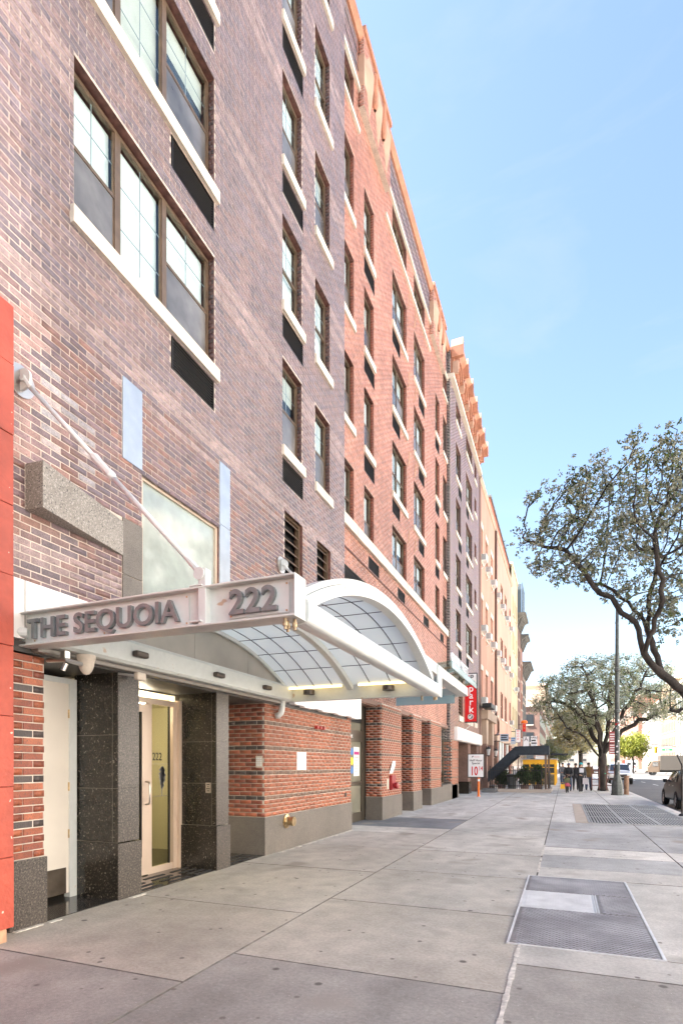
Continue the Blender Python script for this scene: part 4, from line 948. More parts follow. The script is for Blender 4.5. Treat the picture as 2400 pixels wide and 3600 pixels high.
for hd in (7.5, 11.95, 16.35):
    for (a, b) in ((34.75, 35.7), (37.05, 38.15), (39.8, 41.0), (43.05, 43.9), (46.2, 48.0), (49.4, 51.2), (53.9, 55.1)): wl.append((a, b, hd - 2.15, hd))
facade(sal, XS, S0, 42.1, 5.0, 18.9, [q for q in wl if q[1] < 42], m_salmon); facade(sal, XS, 42.1, S1, 3.6, 18.9, [q for q in wl if q[0] > 42.1], m_salmon2)
m_brickj = M('jamb_brick', (.30, .11, .07), rough=.85, var=[(14, .6, 1.3)])
for q in wl:
    simple_window(sal, XS, *q, glass=m_wcur if q[0] < 42 else m_wdark, frame=m_brownl, sl=m_lime, lintel=m_lime if q[0] < 42 else None)
    if q[0] > 42: box('brick_jamb', (XS - .15, q[1] - .012, q[2]), (XS - .004, q[1] - .004, q[3]), m_brickj, sal)
for (a, z0) in ((34.85, 5.36), (39.9, 5.36), (34.85, 9.82), (37.2, 9.82), (39.95, 9.82), (34.85, 14.2), (37.2, 14.2), (39.95, 14.2), (43.05, 9.82), (46.3, 9.82), (50.2, 9.82), (54.1, 9.82), (43.05, 14.2), (46.3, 14.2), (50.2, 14.2), (54.1, 14.2), (54.1, 5.36)): aircon(sal, XS, a, z0)
box('core', (-18, S0, 0), (XS - .3, S1, 18.8), m_darkbr, sal)
for (a, b) in ((S0, 42.05), (42.15, S1)): MB().prism([(XS - .4, 18.9), (XS + .05, 18.9), (XS + .16, 19.05), (XS + .16, 19.15), (XS - .4, 19.15)], 'y', a, b).build('coping', m_brownl, sal)
rh = box('roof_house', (-14, 41, 19.15), (-5.0, S1, 20.9), M('roof_red', (.50, .13, .07), rough=.8), sal); box('roof_house_cap', (-14, 40.9, 20.9), (-4.9, S1, 21.05), m_grayst, sal)
MB().tube([(XS + .1, 42.2, 18.9), (XS + .1, 42.2, 5.3), (XS + .1, 42.3, 5.1), (XS + .12, 43.4, 4.95), (XS + .12, 43.6, 4.75), (XS + .12, 43.6, 4.1), (XS + .12, 43.3, 3.9), (XS + .1, 42.3, 3.75), (XS + .1, 42.2, 3.5), (XS + .1, 42.2, .2)], .085, 8).build('downpipe', m_pipe, sal)
box('brick_quoin', (XS - .02, S0 - .02, 2.8), (XS + .05, S0 + .5, 19), m_darkbr, sal)
# brownstone entrance with pointed arch
box('brownstone_wall', (XS - .28, S0 + .3, 0), (XS - .02, 42.0, 4.95), m_brown, sal)
for (a, b) in ((35.4, 36.0), (38.4, 39.0)):
    box('pilaster', (XS - .1, a, .0), (XS + .28, b, 2.9), m_brown, sal); box('pilaster_foot', (XS - .1, a - .06, 0), (XS + .36, b + .06, .75), m_brown, sal); MB().prism([(a, 2.9), (b, 2.9), (b + .25, 4.4), (a - .25, 4.4)], 'x', XS - .1, XS + .3).build('corbel', m_brownl, sal)
MB().prism([(34.7, 4.4), (39.6, 4.4), (39.6, 4.95), (34.7, 4.95)], 'x', XS - .1, XS + .45).build('entablature', m_brownl, sal)
MB().prism([(36.3, .2), (38.1, .2), (38.1, 2.6), (37.2, 3.9), (36.3, 2.6)], 'x', XS - .06, XS + .02).build('arched_door', m_brown, sal)
box('door_step', (XS, 35.9, 0), (XS + .7, 38.5, .24), m_granL, sal)
box('flood_lamp', (XS + .2, 33.9, 5.0), (XS + .75, 35.6, 5.28), m_black, sal, bevel=.03)
for yy in (40.1, 41.3): simple_window(sal, XS, yy, yy + .8, .8, 3.4, frame=m_brown, rec=.0)
for (a, b, m__) in ((42.5, 43.1, m_brickj), (43.9, 44.4, m_brickj), (45.4, 46.4, m_white), (47.4, 48.4, m_white), (49.4, 50.0, m_brickj), (51.5, 52.5, m_white), (54, 55.6, m_brickj)): box('shop_pier', (XS - .2, a, 0), (XS + .04, b, 3.55), m__, sal)
box('shop_glass', (XS - .25, 42.1, 0), (XS - .2, S1, 3.6), m_wdark, sal); box('shop_fascia', (XS - .2, 42.1, 3.4), (XS + .12, S1, 3.75), m_brownl, sal)
for (nm, yy) in (('near', 35.15), ('far', 39.25)):
    ln = empty('wall_lantern', (XS + .42, yy, 2.35)); tag(ln, 'black wall lantern %s the arched brownstone doorway' % ('on the near side of' if nm == 'near' else 'on the far side of'), 'lantern', 'lanterns by the arched doorway')
    MB().lathe([(.001, .36), (.05, .34), (.17, .24), (.17, .20), (.02, .19)], (0, 0, 0), 8).lathe([(.06, -.2), (.12, -.18), (.05, -.26), (.001, -.28)], (0, 0, 0), 8).build('cap', m_black, ln); MB().lathe([(.07, -.18), (.13, .2)], (0, 0, 0), 8).build('glass', m_lamp, ln); MB().tube([(-.16, 0, .1), (-.1, 0, .4), (0, 0, .38)], .02, 6).build('bracket', m_black, ln)

cre = empty('cream_building', (0, 0, 0)); tag(cre, 'narrow cream stucco building between the salmon one and the dark cornice', 'building')
wl = [(a, a + 1.1, hd - 2, hd) for hd in (7.4, 11.2, 15, 18.6) for a in (57.2, 59.4, 61.6)]
facade(cre, XS, 56.1, 63.5, 3.6, 21.2, wl, m_cream)
for q in wl: simple_window(cre, XS, *q, glass=m_wcur, frame=m_cream, sl=m_lime)
box('core', (-18, 56.12, 0), (XS - .25, 63.48, 21.1), m_cream, cre); box('coping', (-18, 56.1, 21.2), (XS + .12, 63.5, 21.4), m_lime, cre)
box('shopfront', (XS - .1, 56.15, 0), (XS + .02, 63.4, 3.6), m_brownl, cre); box('shop_glass', (XS + .02, 57, .6), (XS + .04, 62.8, 2.7), m_wdark, cre)
for a in (60.4,): aircon(cre, XS, a, 9.3)
def corniced(name, y0, y1, zr, mat, out, label, rows, step, ww, fire=None):
    e = empty(name, (0, 0, 0)); tag(e, label, 'building')
    ws = []
    for hd in rows:
        a = y0 + .8
        while a + ww < y1 - .3: ws.append((a, a + ww, hd - 2, hd)); a += step
    facade(e, XS, y0, y1, 3.6, zr, ws, mat)
    for q in ws: simple_window(e, XS, *q, sl=m_lime, lintel=m_brownl)
    box('core', (-18, y0 + .02, 0), (XS - .25, y1 - .02, zr - .1), mat, e)
    MB().prism([(XS - .4, zr - 1.1), (XS + .08, zr - 1.1), (XS + .2, zr - .6), (XS + out * .8, zr - .25), (XS + out, zr - .2), (XS + out, zr), (XS - .4, zr + .05)], 'y', y0 - .05, y1 + .05).build('cornice', m_corn, e)
    a = y0 + .3
    while a < y1 - .2:
        MB().prism([(XS, zr - 1.5), (XS + .14, zr - 1.5), (XS + out * .7, zr - .32), (XS, zr - .32)], 'y', a, a + .22).build('cornice_bracket', m_corn, e); a += .85
    box('shopfront', (XS - .1, y0 + .05, 0), (XS + .06, y1 - .05, 3.6), m_brown, e); box('shop_glass', (XS + .06, y0 + .6, .5), (XS + .08, y1 - .6, 2.8), m_wdark, e)
    if fire:
        for zz in fire:
            b = MB(); b.box((XS + .05, y0 + 1.5, zz), (XS + 1.0, y0 + 6, zz + .06))
            for yy in np.arange(y0 + 1.5, y0 + 6.01, .3): b.box((XS + .97, yy, zz), (XS + 1.0, yy + .03, zz + .95))
            b.box((XS + .96, y0 + 1.5, zz + .92), (XS + 1.0, y0 + 6, zz + .96)); b.tube([(XS + .5, y0 + 2, zz), (XS + .5, y0 + 4.6, zz - 3.6)], .05, 4)
            b.build('fire_escape', m_black, e)
    return e
e5 = corniced('cornice_building', 63.5, 68, 18.3, m_darkbr, .9, 'dark brick building with a big bracketed cornice and rooftop railing', (7.2, 11, 14.6), 1.5, .85, None)
b = MB()
for yy in np.arange(63.6, 68, .4): b.box((XS + .45, yy, 18.3), (XS + .49, yy + .05, 21.6))
for zz in (19, 19.9, 20.8, 21.6): b.box((XS + .45, 63.6, zz), (XS + .49, 68, zz + .06))
b.box((XS - 2, 63.6, 18.3), (XS + .4, 63.65, 21.5))
b.build('rooftop_railing', M('rail_blue', (.10, .13, .16), rough=.6), e5)
corniced('cornice_building', 68, 71.5, 16.9, M('brick_rose', (.34, .17, .12), rough=.85, var=[(.6, .8, 1.15)]), .9, 'rose brick building with a smaller dark cornice, next after the big cornice', (6.8, 10.2, 13.6), 1.4, .8, None)
corniced('cornice_building', 71.5, 78, 14.3, m_grayst, 1.0, 'low dark corner building half hidden by the tree, last before the avenue', (6.2, 9.2, 12.2), 1.9, 1.0)
def block(name, x0, x1, y0, y1, zr, mat, label, rows, step, ww, face, hh=2., group=None, frame=None):
    """a distant building: face = '+x', '-x' or '-y' shows the windows"""
    e = empty(name, (0, 0, 0)); tag(e, label, 'building', group); box('walls', (x0, y0, 0), (x1, y1, zr), mat, e); box('parapet', (x0 - .2, y0 - .2, zr), (x1 + .2, y1 + .2, zr + .5), m_lime, e)
    for fc in face:
        a0, a1 = (y0, y1) if fc in '+-' else (x0, x1)
        for hd in rows:
            a = a0 + 1
            while a + ww < a1 - .6:
                if fc == '+': p = ((x1 + .02, a, hd - hh), (x1 + .05, a + ww, hd))
                elif fc == '-': p = ((x0 - .05, a, hd - hh), (x0 - .02, a + ww, hd))
                else: p = ((a, y0 - .05, hd - hh), (a + ww, y0 - .02, hd))
                wi = link('window', MB().box(*p).mesh('window', m_wdark), e)
                c = MB(); q0, q1 = list(p[0]), list(p[1]); q0[2] -= .18; q1[2] = p[0][2]
                if fc == '+': q1[0] += .1
                elif fc == '-': q0[0] -= .1
                else: q0[1] -= .1
                link('sill', c.box(q0, q1).mesh('sill', m_lime), wi)
                a += step
    return e
block('far_building', -40, -4.5, 114, 150, 13, m_darkbr, 'far brick building left of the street beyond the avenue', (4.5, 8, 11.5), 4, 1.4, '+y')
block('far_building', -40, -4.5, 150, 260, 22, M('far_tan', (.42, .32, .24), rough=.85), 'tall tan building closing the left side far down the street', (6, 10, 14, 18), 5, 2, '+')
block('far_building', 23, 50, 122, 142, 19, m_ambw, 'sunlit white corner building across the avenue, right of the green street sign', (4.2, 8, 11.8, 15.6), 2.6, 1.2, '-y')
block('far_building', 23, 50, 142.5, 163, 21, M('far_ochre', (.24, .16, .10), rough=.85), 'sunlit ochre building with close rows of windows behind the brown truck', (4.5, 8, 11.5, 15, 18.5), 2.1, 1.0, '-y')
block('far_building', 23, 50, 163.5, 200, 18, M('far_white', (.30, .27, .235), rough=.85), 'sunlit pale building behind the bright yellow-green tree', (4.5, 8, 11.5, 15), 2.6, 1.1, '-')
block('far_building', 22, 50, 200.5, 320, 24, M('far_red', (.28, .14, .1), rough=.85), 'sunlit reddish building farthest down the right side of the street', (5, 9, 13, 17, 21), 4, 2, '-')
block('far_building', -30, 18, 420, 440, 16, M('far_pale', (.3, .27, .24), rough=.85), 'pale building closing the street at the horizon', (6, 11), 8, 3, 'y')
# sunlit row across the road, seen mirrored in the windows and polished stone
opp = [(-60, -30, 22, (.70, .65, .58)), (-29.9, -8, 19, (.76, .74, .70)), (-7.9, 14, 24, (.74, .68, .62)), (14.1, 38, 20, (.77, .75, .72)), (38.1, 62, 23, (.74, .68, .62)), (62.1, 78, 19, (.74, .70, .64))]
for i, (a, b, zr, c) in enumerate(opp):
    block('opposite_building', 23, 40, a, b, zr, M('opposite_%d' % i, c, rough=.85, var=[(.3, .9, 1.08)]), 'sunlit masonry building across the road, opposite %s' % ('the pavement behind the camera', 'the red shop wall', 'the entrance canopy', 'the red bay and garage', 'the salmon building', 'the last cornices')[i], tuple(np.arange(4.5, zr - 1, 3.8)), 3.6, 1.5, '-', group='sunlit buildings across the road')

# ---------------------------------------------------------------- glass canopy beyond the entrance
gc = empty('glass_canopy', (0, 0, 0)); tag(gc, 'glass canopy on cream beams with standing white letters, beyond the entrance canopy', 'canopy')
box('outer_beam', (-2.98, 9.4, 3.63), (-2.70, 16.9, 3.88), m_beam, gc, bevel=.01)
for yy in (13.4, 16.62): box('cross_beam', (-4.8, yy, 3.62), (-2.985, yy + .27, 3.87), m_beam, gc, bevel=.01)
for (a, b) in ((13.9, 15.25), (15.27, 16.6), (16.62, 18.0)): MB().add([(-4.75, a, 4.02), (-2.62, a, 4.16), (-2.62, b, 4.16), (-4.75, b, 4.02), (-4.75, a, 4.04), (-2.62, a, 4.18), (-2.62, b, 4.18), (-4.75, b, 4.04)], [(0, 1, 2, 3), (7, 6, 5, 4), (0, 4, 5, 1), (1, 5, 6, 2), (2, 6, 7, 3), (3, 7, 4, 0)]).build('glass_sheet', m_gcan, gc)
box('glass_fascia', (-2.63, 13.9, 4.0), (-2.61, 18.0, 4.16), M('pale_glass_fascia', (.55, .66, .66), rough=.1, spec=.8), gc)
for x in (-3.0, -4.0):
    for yy in (14.1, 15.2, 16.3, 17.3):
        MB().tube([(x, yy, 3.8), (x + .05, yy + .05, 4.0), (x + .22, yy + .16, 4.08)], .035, 6).tube([(x + .05, yy + .05, 4.0), (x - .15, yy + .16, 4.06)], .03, 6).lathe([(.001, 4.05), (.07, 4.05), (.07, 4.08), (.001, 4.08)], (x + .22, yy + .16, 0), 8).build('spider_fitting', m_rust, gc)
letters('letter', 'OUTIS MIKETS', .34, (-2.66, 13.95, 4.19), FACE_ST, m_signw, gc, .02, .004, 1.05, 1.15)
box('beam_underside', (-4.75, 16.2, 3.36), (-2.98, 16.24, 3.60), M('sky_tinted_beam', (.28, .40, .45), rough=.15, spec=.8), gc); box('beam_underside', (-4.75, 13.5, 3.3), (-3.2, 13.54, 3.5), MATS['sky_tinted_beam'], gc)  # undersides of the cross beams, the sky's reflection put into their blue colour

# ---------------------------------------------------------------- signs
pk_ = empty('parking_blade_sign', (-4.5, 29.0, 3.76)); tag(pk_, 'tall red and white vertical park sign hung above the garage', 'sign')
box('cabinet', (-.33, 0, 0), (.33, .16, 2.56), m_black, pk_, bevel=.01); box('red_face', (-.29, -.008, .05), (.29, -.001, 2.02), m_redsign, pk_); box('white_face', (-.29, -.008, 2.03), (.29, -.001, 2.51), m_signw, pk_)
for ch, zz in (('p', 1.60), ('a', 1.24), ('r', .90), ('k', .52)): text('letter', ch, .50, (.02, -.011, zz), FACE_CAM, m_signw, pk_, .003, .006, 'CENTER')
MB().lathe([(.001, -.016), (.15, -.016), (.15, -.009), (.001, -.009)], (0, 0, .30), 20, 'y').build('arrow_disc', m_signw, pk_); MB().lathe([(.001, -.02), (.125, -.02), (.125, -.017), (.001, -.017)], (0, 0, .30), 20, 'y').build('arrow_ring', m_grayink, pk_)
MB().prism([(-.08, .23), (.02, .23), (-.015, .265), (.08, .36), (.05, .39), (-.045, .295), (-.08, .33)], 'y', -.026, -.021).build('arrow', m_signw, pk_)
text('logo_letter', 'P', .36, (-.04, -.011, 2.21), FACE_CAM, m_grayink, pk_, .002, .016); box('logo_stem', (-.13, -.012, 2.20), (-.065, -.009, 2.34), m_grayink, pk_); box('logo_dot', (-.13, -.012, 2.37), (-.065, -.009, 2.44), m_redsign, pk_); text('logo_word', 'park', .12, (0, -.011, 2.08), FACE_CAM, m_grayink, pk_, .001, .001)
MB().tube([(0, .08, 0), (-.02, .08, -.15), (-.28, .08, -.35), (-.29, .08, -.75)], .025, 6).build('conduit', m_white, pk_)
hs = empty('price_sign', (-4.08, 27.9, 0)); tag(hs, 'half hour special price board on an orange post by the garage', 'sign')
box('board', (-.41, 0, .93), (.41, .05, 2.12), m_black, hs, bevel=.01); box('face', (-.37, -.006, .97), (.37, -.001, 2.08), m_signw, hs)
text('line', 'Half Hour', .145, (0, -.009, 1.74), FACE_CAM, m_ink, hs, .002, .002, 'CENTER', 1, 1.05); text('line', 'Special', .145, (0, -.009, 1.60), FACE_CAM, m_ink, hs, .002, .002, 'CENTER')
text('price', '10', .60, (-.27, -.009, 1.06), FACE_CAM, m_redink, hs, .002, .014, 'LEFT', 1, .62); text('cents', '14', .30, (.13, -.009, 1.29), FACE_CAM, m_redink, hs, .002, .006, 'LEFT', 1, .7)
text('logo', 'iP', .12, (-.2, -.009, 1.93), FACE_CAM, m_ink, hs, .001, .003); box('logo_line', (-.08, -.009, 1.95), (.18, -.0065, 1.965), m_redink, hs)
MB().lathe([(.10, 0), (.10, .02), (.055, .03), (.055, .93)], (.13, .02, 0), 12).build('post', m_orange, hs); MB().lathe([(.057, .75), (.057, .86)], (.13, .02, 0), 12).build('reflector_band', m_signw, hs)
def blade(name, label, x0, x1, y, z0, z1, m_face, lines, mt, sz, vertical=False, rim=True, align='CENTER'):
    e = empty(name, ((x0 + x1) / 2, y, z0)); tag(e, label, 'sign'); W = x1 - x0; H = z1 - z0
    if rim: box('frame', (-W / 2, 0, 0), (W / 2, .12, H), m_black, e)
    box('face', (-W / 2 + .03, -.01, .03), (W / 2 - .03, -.001, H - .03), m_face, e)
    for i, t in enumerate(lines):
        if t == '=':
            zz = H - .06 - sz * (.75 + i); box('print', (-W * .36, -.013, zz), (W * (.36 - .12 * (i % 2)), -.0105, zz + sz * .5), mt, e); continue
        text('lettering', t, sz, (0, -.014, H - .06 - sz * (.75 + i * (1.15 if vertical else 1.0))), FACE_CAM, mt, e, .002, sz * .015, 'CENTER')
    MB().tube([(-W / 2, .06, H * .85), (-W / 2 - .35, .06, H * .85)], .03, 5).tube([(-W / 2, .06, H * .1), (-W / 2 - .35, .06, H * .1)], .03, 5).build('bracket', m_black, e)
    return e
blade('shop_sign', 'white vertical sign with red letters spelling wood', -3.95, -3.5, 50, 3.5, 4.65, m_signw, ['W', 'O', 'O', 'D'], m_redink, .20, True)
blade('shop_sign', 'orange and red hanging shop sign above the wood sign', -3.42, -3.1, 50.6, 4.45, 5.2, m_redsign, ['*', '*'], m_gold, .25, True, rim=False)
e = MB().lathe([(.001, 0), (.24, 0), (.28, .12), (.2, .25), (.001, .3)], (-3.26, 50.66, 5.2), 8).build('orange_sign_cap', m_orange); e.parent = bpy.data.objects['shop_sign.001']; e.matrix_parent_inverse = Matrix.Translation(-Vector(e.parent.location))
blade('shop_sign', 'tall white sign with a grey figure beyond the black awning', -3.4, -2.85, 51, 3.1, 4.1, m_signw, ['A'], m_grayink, .5)
blade('shop_sign', 'white nails sign with dark lettering right of the figure sign', -2.8, -2.2, 51.5, 3.1, 4.15, m_signw, ['NAILS', '=', '='], m_ink, .24, rim=False)
blade('shop_sign', 'larger pale blue notice board by the arched doorway', -4.0, -3.4, 38.0, 3.1, 3.65, M('sign_pale_blue', (.42, .5, .6), rough=.5), ['=', '=', '='], m_ink, .14, rim=False)
blade('shop_sign', 'smaller pale notice board hanging right of the blue one', -3.45, -3.08, 39.5, 2.95, 3.5, M('sign_pale', (.6, .68, .75), rough=.5), ['=', '='], m_blue, .13, rim=False)
blade('shop_sign', 'small grey sign low behind the sloping black awning', -3.6, -3.1, 46, 2.55, 2.95, M('sign_gray', (.45, .48, .5), rough=.5), [], m_ink, .13, rim=False)
blade('shop_sign', 'white sign with red lettering above the yellow dining shed', -2.05, -1.15, 44, 1.98, 2.5, m_signw, ['='], m_redink, .22, rim=False)

# ---------------------------------------------------------------- stair entrance with black awning and iron railing
aw = empty('stair_awning', (0, 0, 0)); tag(aw, 'black fabric awning sloping down over basement stairs', 'awning')
prof = [(-4.12, 1.17), (-2.62, 2.60), (-.82, 2.64), (-.82, 2.13), (-2.40, 2.13), (-4.12, .55)]
MB().prism(prof, 'y', 32.85, 32.88).build('near_side', m_awn, aw); MB().prism(prof, 'y', 34.5, 34.53).build('far_side', m_awn, aw)
MB().add([(-4.12, 32.85, 1.18), (-2.62, 32.85, 2.61), (-.82, 32.85, 2.65), (-.80, 32.85, 2.13), (-4.12, 34.53, 1.18), (-2.62, 34.53, 2.61), (-.82, 34.53, 2.65), (-.80, 34.53, 2.13)], [(0, 1, 5, 4), (1, 2, 6, 5), (2, 3, 7, 6)]).build('top', m_awn, aw)
for (x, y) in ((-.98, 32.9), (-.86, 34.45)): box('post', (x - .06, y, .0), (x + .06, y + .1, 2.2), M('wood_post', (.16, .10, .065), rough=.6), aw)
MB().tube([(-2.4, 32.95, 2.12), (-.85, 32.95, 2.12)], .02, 6).build('rail', m_steel, aw); MB().lathe([(.03, 2.2), (.05, 2.26), (.03, 2.3), (.05, 2.34), (.001, 2.4)], (-.98, 32.95, 0), 8).build('finial', m_brass, aw)
MB().tube([(-.7, 33.0, 2.16), (.15, 33.2, 2.14)], .06, 6).build('camera_arm', m_black, aw)
rl = empty('iron_railing', (0, 0, 0)); tag(rl, 'black iron railing on a concrete curb round the basement stairs', 'railing')
box('curb_wall', (-3.55, 32.75, -.02), (-.7, 32.98, .20), M('curb_concrete', (.40, .34, .29), rough=.85), rl); box('curb_wall', (-.95, 32.98, -.02), (-.7, 36.5, .19), MATS['curb_concrete'], rl)
b = MB()
for x in np.arange(-4.0, -1.0, .115): b.box((x, 32.84, .2), (x + .024, 32.862, 1.30 + (.12 if int(x * 100) % 3 else 0)))
b.build('balusters', m_black, rl)['kind'] = 'stuff'
b = MB()
for y in np.arange(33.0, 36.5, .115): b.box((-.83, y, .19), (-.806, y + .024, 1.2))
b.build('balusters', m_black, rl)['kind'] = 'stuff'
for zz in (.3, .38, 1.22): box('rail', (-4.0, 32.842, zz), (-1.0, 32.866, zz + .03), m_black, rl)
for x in (-4.02, -2.75, -1.2): box('rail_post', (x, 32.83, .18), (x + .05, 32.88, 1.5), m_black, rl)
for i in range(7):
    x = -3.6 + i * .14; MB().tube([(x + .09 * math.cos(a), 32.85, 1.38 + .09 * math.sin(a)) for a in np.linspace(0, math.pi, 7)], .01, 4).build('scroll', m_black, rl)
box('concrete_step', (-4.35, 32.0, -.01), (-3.62, 33.0, .22), M('step_gray', (.14, .14, .14), rough=.7), rl, bevel=.01)
bn = empty('litter_bin', (-2.95, 34.9, 0)); tag(bn, 'grey ribbed litter bin behind the iron railing', 'bin')
MB().lathe([(.24, 0), (.30, .9), (.33, .92), (.33, 1.0), (.001, 1.04)], (0, 0, .0), 14).build('body', m_plast, bn); MB().lathe([(.34, .86), (.36, .9), (.34, .94)], (0, 0, 0), 14).build('rim', m_black, bn)
ys = empty('dining_shed', (0, 0, 0)); tag(ys, 'yellow framed street dining shed with glazed sides behind the railing', 'shed')
y0, y1, x0, x1 = 45, 54, -3.0, -.62
for x in np.linspace(x0, x1 - .1, 6): box('post', (x, y0, 0), (x + .1, y0 + .1, 1.8), m_yellow, ys)
for y in np.linspace(y0 + 1.4, y1, 6): box('post', (x1 - .1, y, 0), (x1, y + .1, 1.8), m_yellow, ys)
box('fascia', (x0, y0 - .05, 1.62), (x1 + .03, y0 + .05, 1.98), m_yellow, ys); box('fascia', (x1 - .03, y0 + .06, 1.62), (x1 + .06, y1, 1.95), m_yellow, ys); box('rail', (x0, y0 - .01, .85), (x1, y0 + .03, .95), m_yellow, ys); box('rail', (x0, y0 - .01, 1.35), (x1, y0 + .03, 1.4), m_yellow, ys)
box('lower_panel', (x0, y0 + .02, .05), (x1 - .02, y0 + .06, .84), M('shed_panel', (.12, .1, .06), rough=.6, var=[(5, .6, 1.6)]), ys); box('pane', (x0, y0 + .05, .95), (x1 - .1, y0 + .06, 1.62), m_wdark, ys); box('roof', (x0 - .1, y0 - .1, 1.99), (x1 + .1, y1, 2.06), M('shed_roof', (.35, .37, .38), rough=.5), ys)

# ---------------------------------------------------------------- trees
def colonize(blobs, root, trunk_top, npts, step, infl, kill, iters, seed, zmin=None, lean=None):
    g = np.random.default_rng(seed); P = []
    vol = np.array([b[1][0] * b[1][1] * b[1][2] for b in blobs]); vol = vol / vol.sum()
    while len(P) < npts:
        k = g.choice(len(blobs), p=vol); c, r = blobs[k]
        d = g.normal(size=3); d /= np.linalg.norm(d); q = np.array(c) + d * (g.random() ** .45) * np.array(r)
        if zmin is None or q[2] > zmin(q): P.append(q)
    P = np.array(P); N = [np.array(p, float) for p in trunk_top]; par = [-1] + list(range(len(N) - 1))
    for lm in (lean or []):
        j = int(np.argmin([np.linalg.norm(q - np.array(lm[0])) for q in N]))
        for p in lm[1:]:
            a = N[j].copy(); dv = np.array(p, float) - a; k = max(1, int(np.linalg.norm(dv) / step))
            for i in range(k):
                N.append(a + dv * (i + 1) / k + (g.normal(size=3) * .03 * step / .2 if i < k - 1 else 0)); par.append(j); j = len(N) - 1
    alive = np.ones(len(P), bool)
    near = np.zeros(len(P), int); nd = np.full(len(P), 1e9); done = 0
    for it in range(iters):
        for j in range(done, len(N)):
            d = np.linalg.norm(P - N[j], axis=1); m_ = d < nd; nd[m_] = d[m_]; near[m_] = j
        done = len(N)
        alive &= nd > kill
        act = alive & (nd < infl)
        if not act.any():
            act = alive & (nd < nd[alive].min() + .4) if alive.any() else act
            if not act.any(): break
        new = {}
        for i in np.nonzero(act)[0]:
            v = P[i] - N[near[i]]; new.setdefault(near[i], []).append(v / (np.linalg.norm(v) + 1e-9))
        add = 0
        for j, vs_ in new.items():
            v = np.sum(vs_, axis=0) + g.normal(size=3) * .25 + np.array([0, 0, .08]); n_ = np.linalg.norm(v)
            if n_ < .05: continue
            q = N[j] + v / n_ * step
            if min((np.linalg.norm(N[c_] - q) for c_ in (range(max(0, len(N) - 40), len(N)))), default=1) < step * .25: continue
            N.append(q); par.append(j); add += 1
        if not add: break
    return np.array(N), par
def tree(name, label, base, trunk, blobs, npts, step, infl, kill, iters, seed, leaf, ncl, nq, crad, cols, rtip=.006, expo=2.35, thin=.02, zmin=None, cat='tree', group=None, rmax=None, limbs=None, jit_=1.3):
    e = empty(name, base); tag(e, label, cat, group)
    N, par = colonize(blobs, base, trunk, npts, step, infl, kill, iters, seed, zmin, limbs)
    n = len(N); ch = [[] for _ in range(n)]
    for i, p in enumerate(par):
        if p >= 0: ch[p].append(i)
    r = np.zeros(n)
    for i in range(n - 1, -1, -1): r[i] = max(rtip, sum(r[c_] ** expo for c_ in ch[i]) ** (1 / expo)) if ch[i] else rtip
    if rmax: r = np.minimum(r * (rmax / r[0]) if r[0] > 0 else r, rmax); r = np.maximum(r, rtip * .7)
    r[0] *= 1.35
    b = MB(); B0 = Vector(base)
    segs = []
    for i in range(n):                                      # chains, thickest child continues
        p = par[i]
        if p == -1 or max(ch[p], key=lambda c_: r[c_]) != i:
            c_ = [p, i] if p >= 0 else [i]; rr = [min(r[p], r[i] * 1.25), r[i]] if p >= 0 else [r[i]]
            while ch[c_[-1]]:
                k = max(ch[c_[-1]], key=lambda q: r[q]); c_.append(k); rr.append(r[k])
            if len(c_) > 1: segs.append((c_, rr))
    for c_, rr in segs: b.tube([Vector(N[k]) - B0 for k in c_], [float(x) for x in rr], 9 if max(rr) > .06 else (6 if max(rr) > .02 else 4), cap=False)
    b.build('trunk', m_bark, e, smooth=True)
    g = np.random.default_rng(seed + 1)
    tips = np.array([i for i in range(n) if r[i] < thin])
    idx = g.choice(tips, size=ncl); ctr = N[idx] + g.normal(size=(ncl, 3)) * crad * jit_
    q = np.repeat(ctr, nq, axis=0) + g.normal(size=(ncl * nq, 3)) * crad * .6
    m_ = len(q); u = g.normal(size=(m_, 3)); u /= np.linalg.norm(u, axis=1)[:, None]; v = np.cross(u, g.normal(size=(m_, 3))); v /= np.linalg.norm(v, axis=1)[:, None]
    s_ = leaf * g.uniform(.6, 1.25, size=(m_, 1)); q = q - np.array(base)
    V = np.stack([q - u * s_, q + v * s_ * .55, q + u * s_, q - v * s_ * .55], axis=1).reshape(-1, 3).astype(np.float32)
    cc = np.array([c_[1] for c_ in cols]); pr = np.array([c_[0] for c_ in cols]); k = np.repeat(g.choice(len(cols), size=ncl, p=pr / pr.sum()), nq)
    flip = g.random(m_) < .25; k[flip] = g.choice(len(cols), size=flip.sum(), p=pr / pr.sum())
    C = cc[k] * g.uniform(.75, 1.2, size=(m_, 1)); C = np.concatenate([C, np.ones((m_, 1))], axis=1).astype(np.float32)
    me = bpy.data.meshes.new('crown'); me.vertices.add(m_ * 4); me.vertices.foreach_set('co', V.ravel()); me.loops.add(m_ * 4); me.loops.foreach_set('vertex_index', np.arange(m_ * 4, dtype=np.int32))
    me.polygons.add(m_); me.polygons.foreach_set('loop_start', np.arange(m_, dtype=np.int32) * 4); me.update(calc_edges=True)
    at = me.color_attributes.new('col', 'FLOAT_COLOR', 'POINT'); at.data.foreach_set('color', np.repeat(C, 4, axis=0).ravel()); me.materials.append(m_leaf)
    o = link('crown', me, e); o['kind'] = 'stuff'
    return e
BLOS = [(.58, (.29, .295, .205)), (.2, (.42, .42, .33)), (.22, (.12, .155, .045))]
def trunkline(base, pts, step=.3):
    out = [np.array(base, float)]; 
    for p in pts:
        a = out[-1].copy(); d = np.array(p) - a; n = max(1, int(np.linalg.norm(d) / step))
        out += [a + d * (i + 1) / n for i in range(n)]
    return out
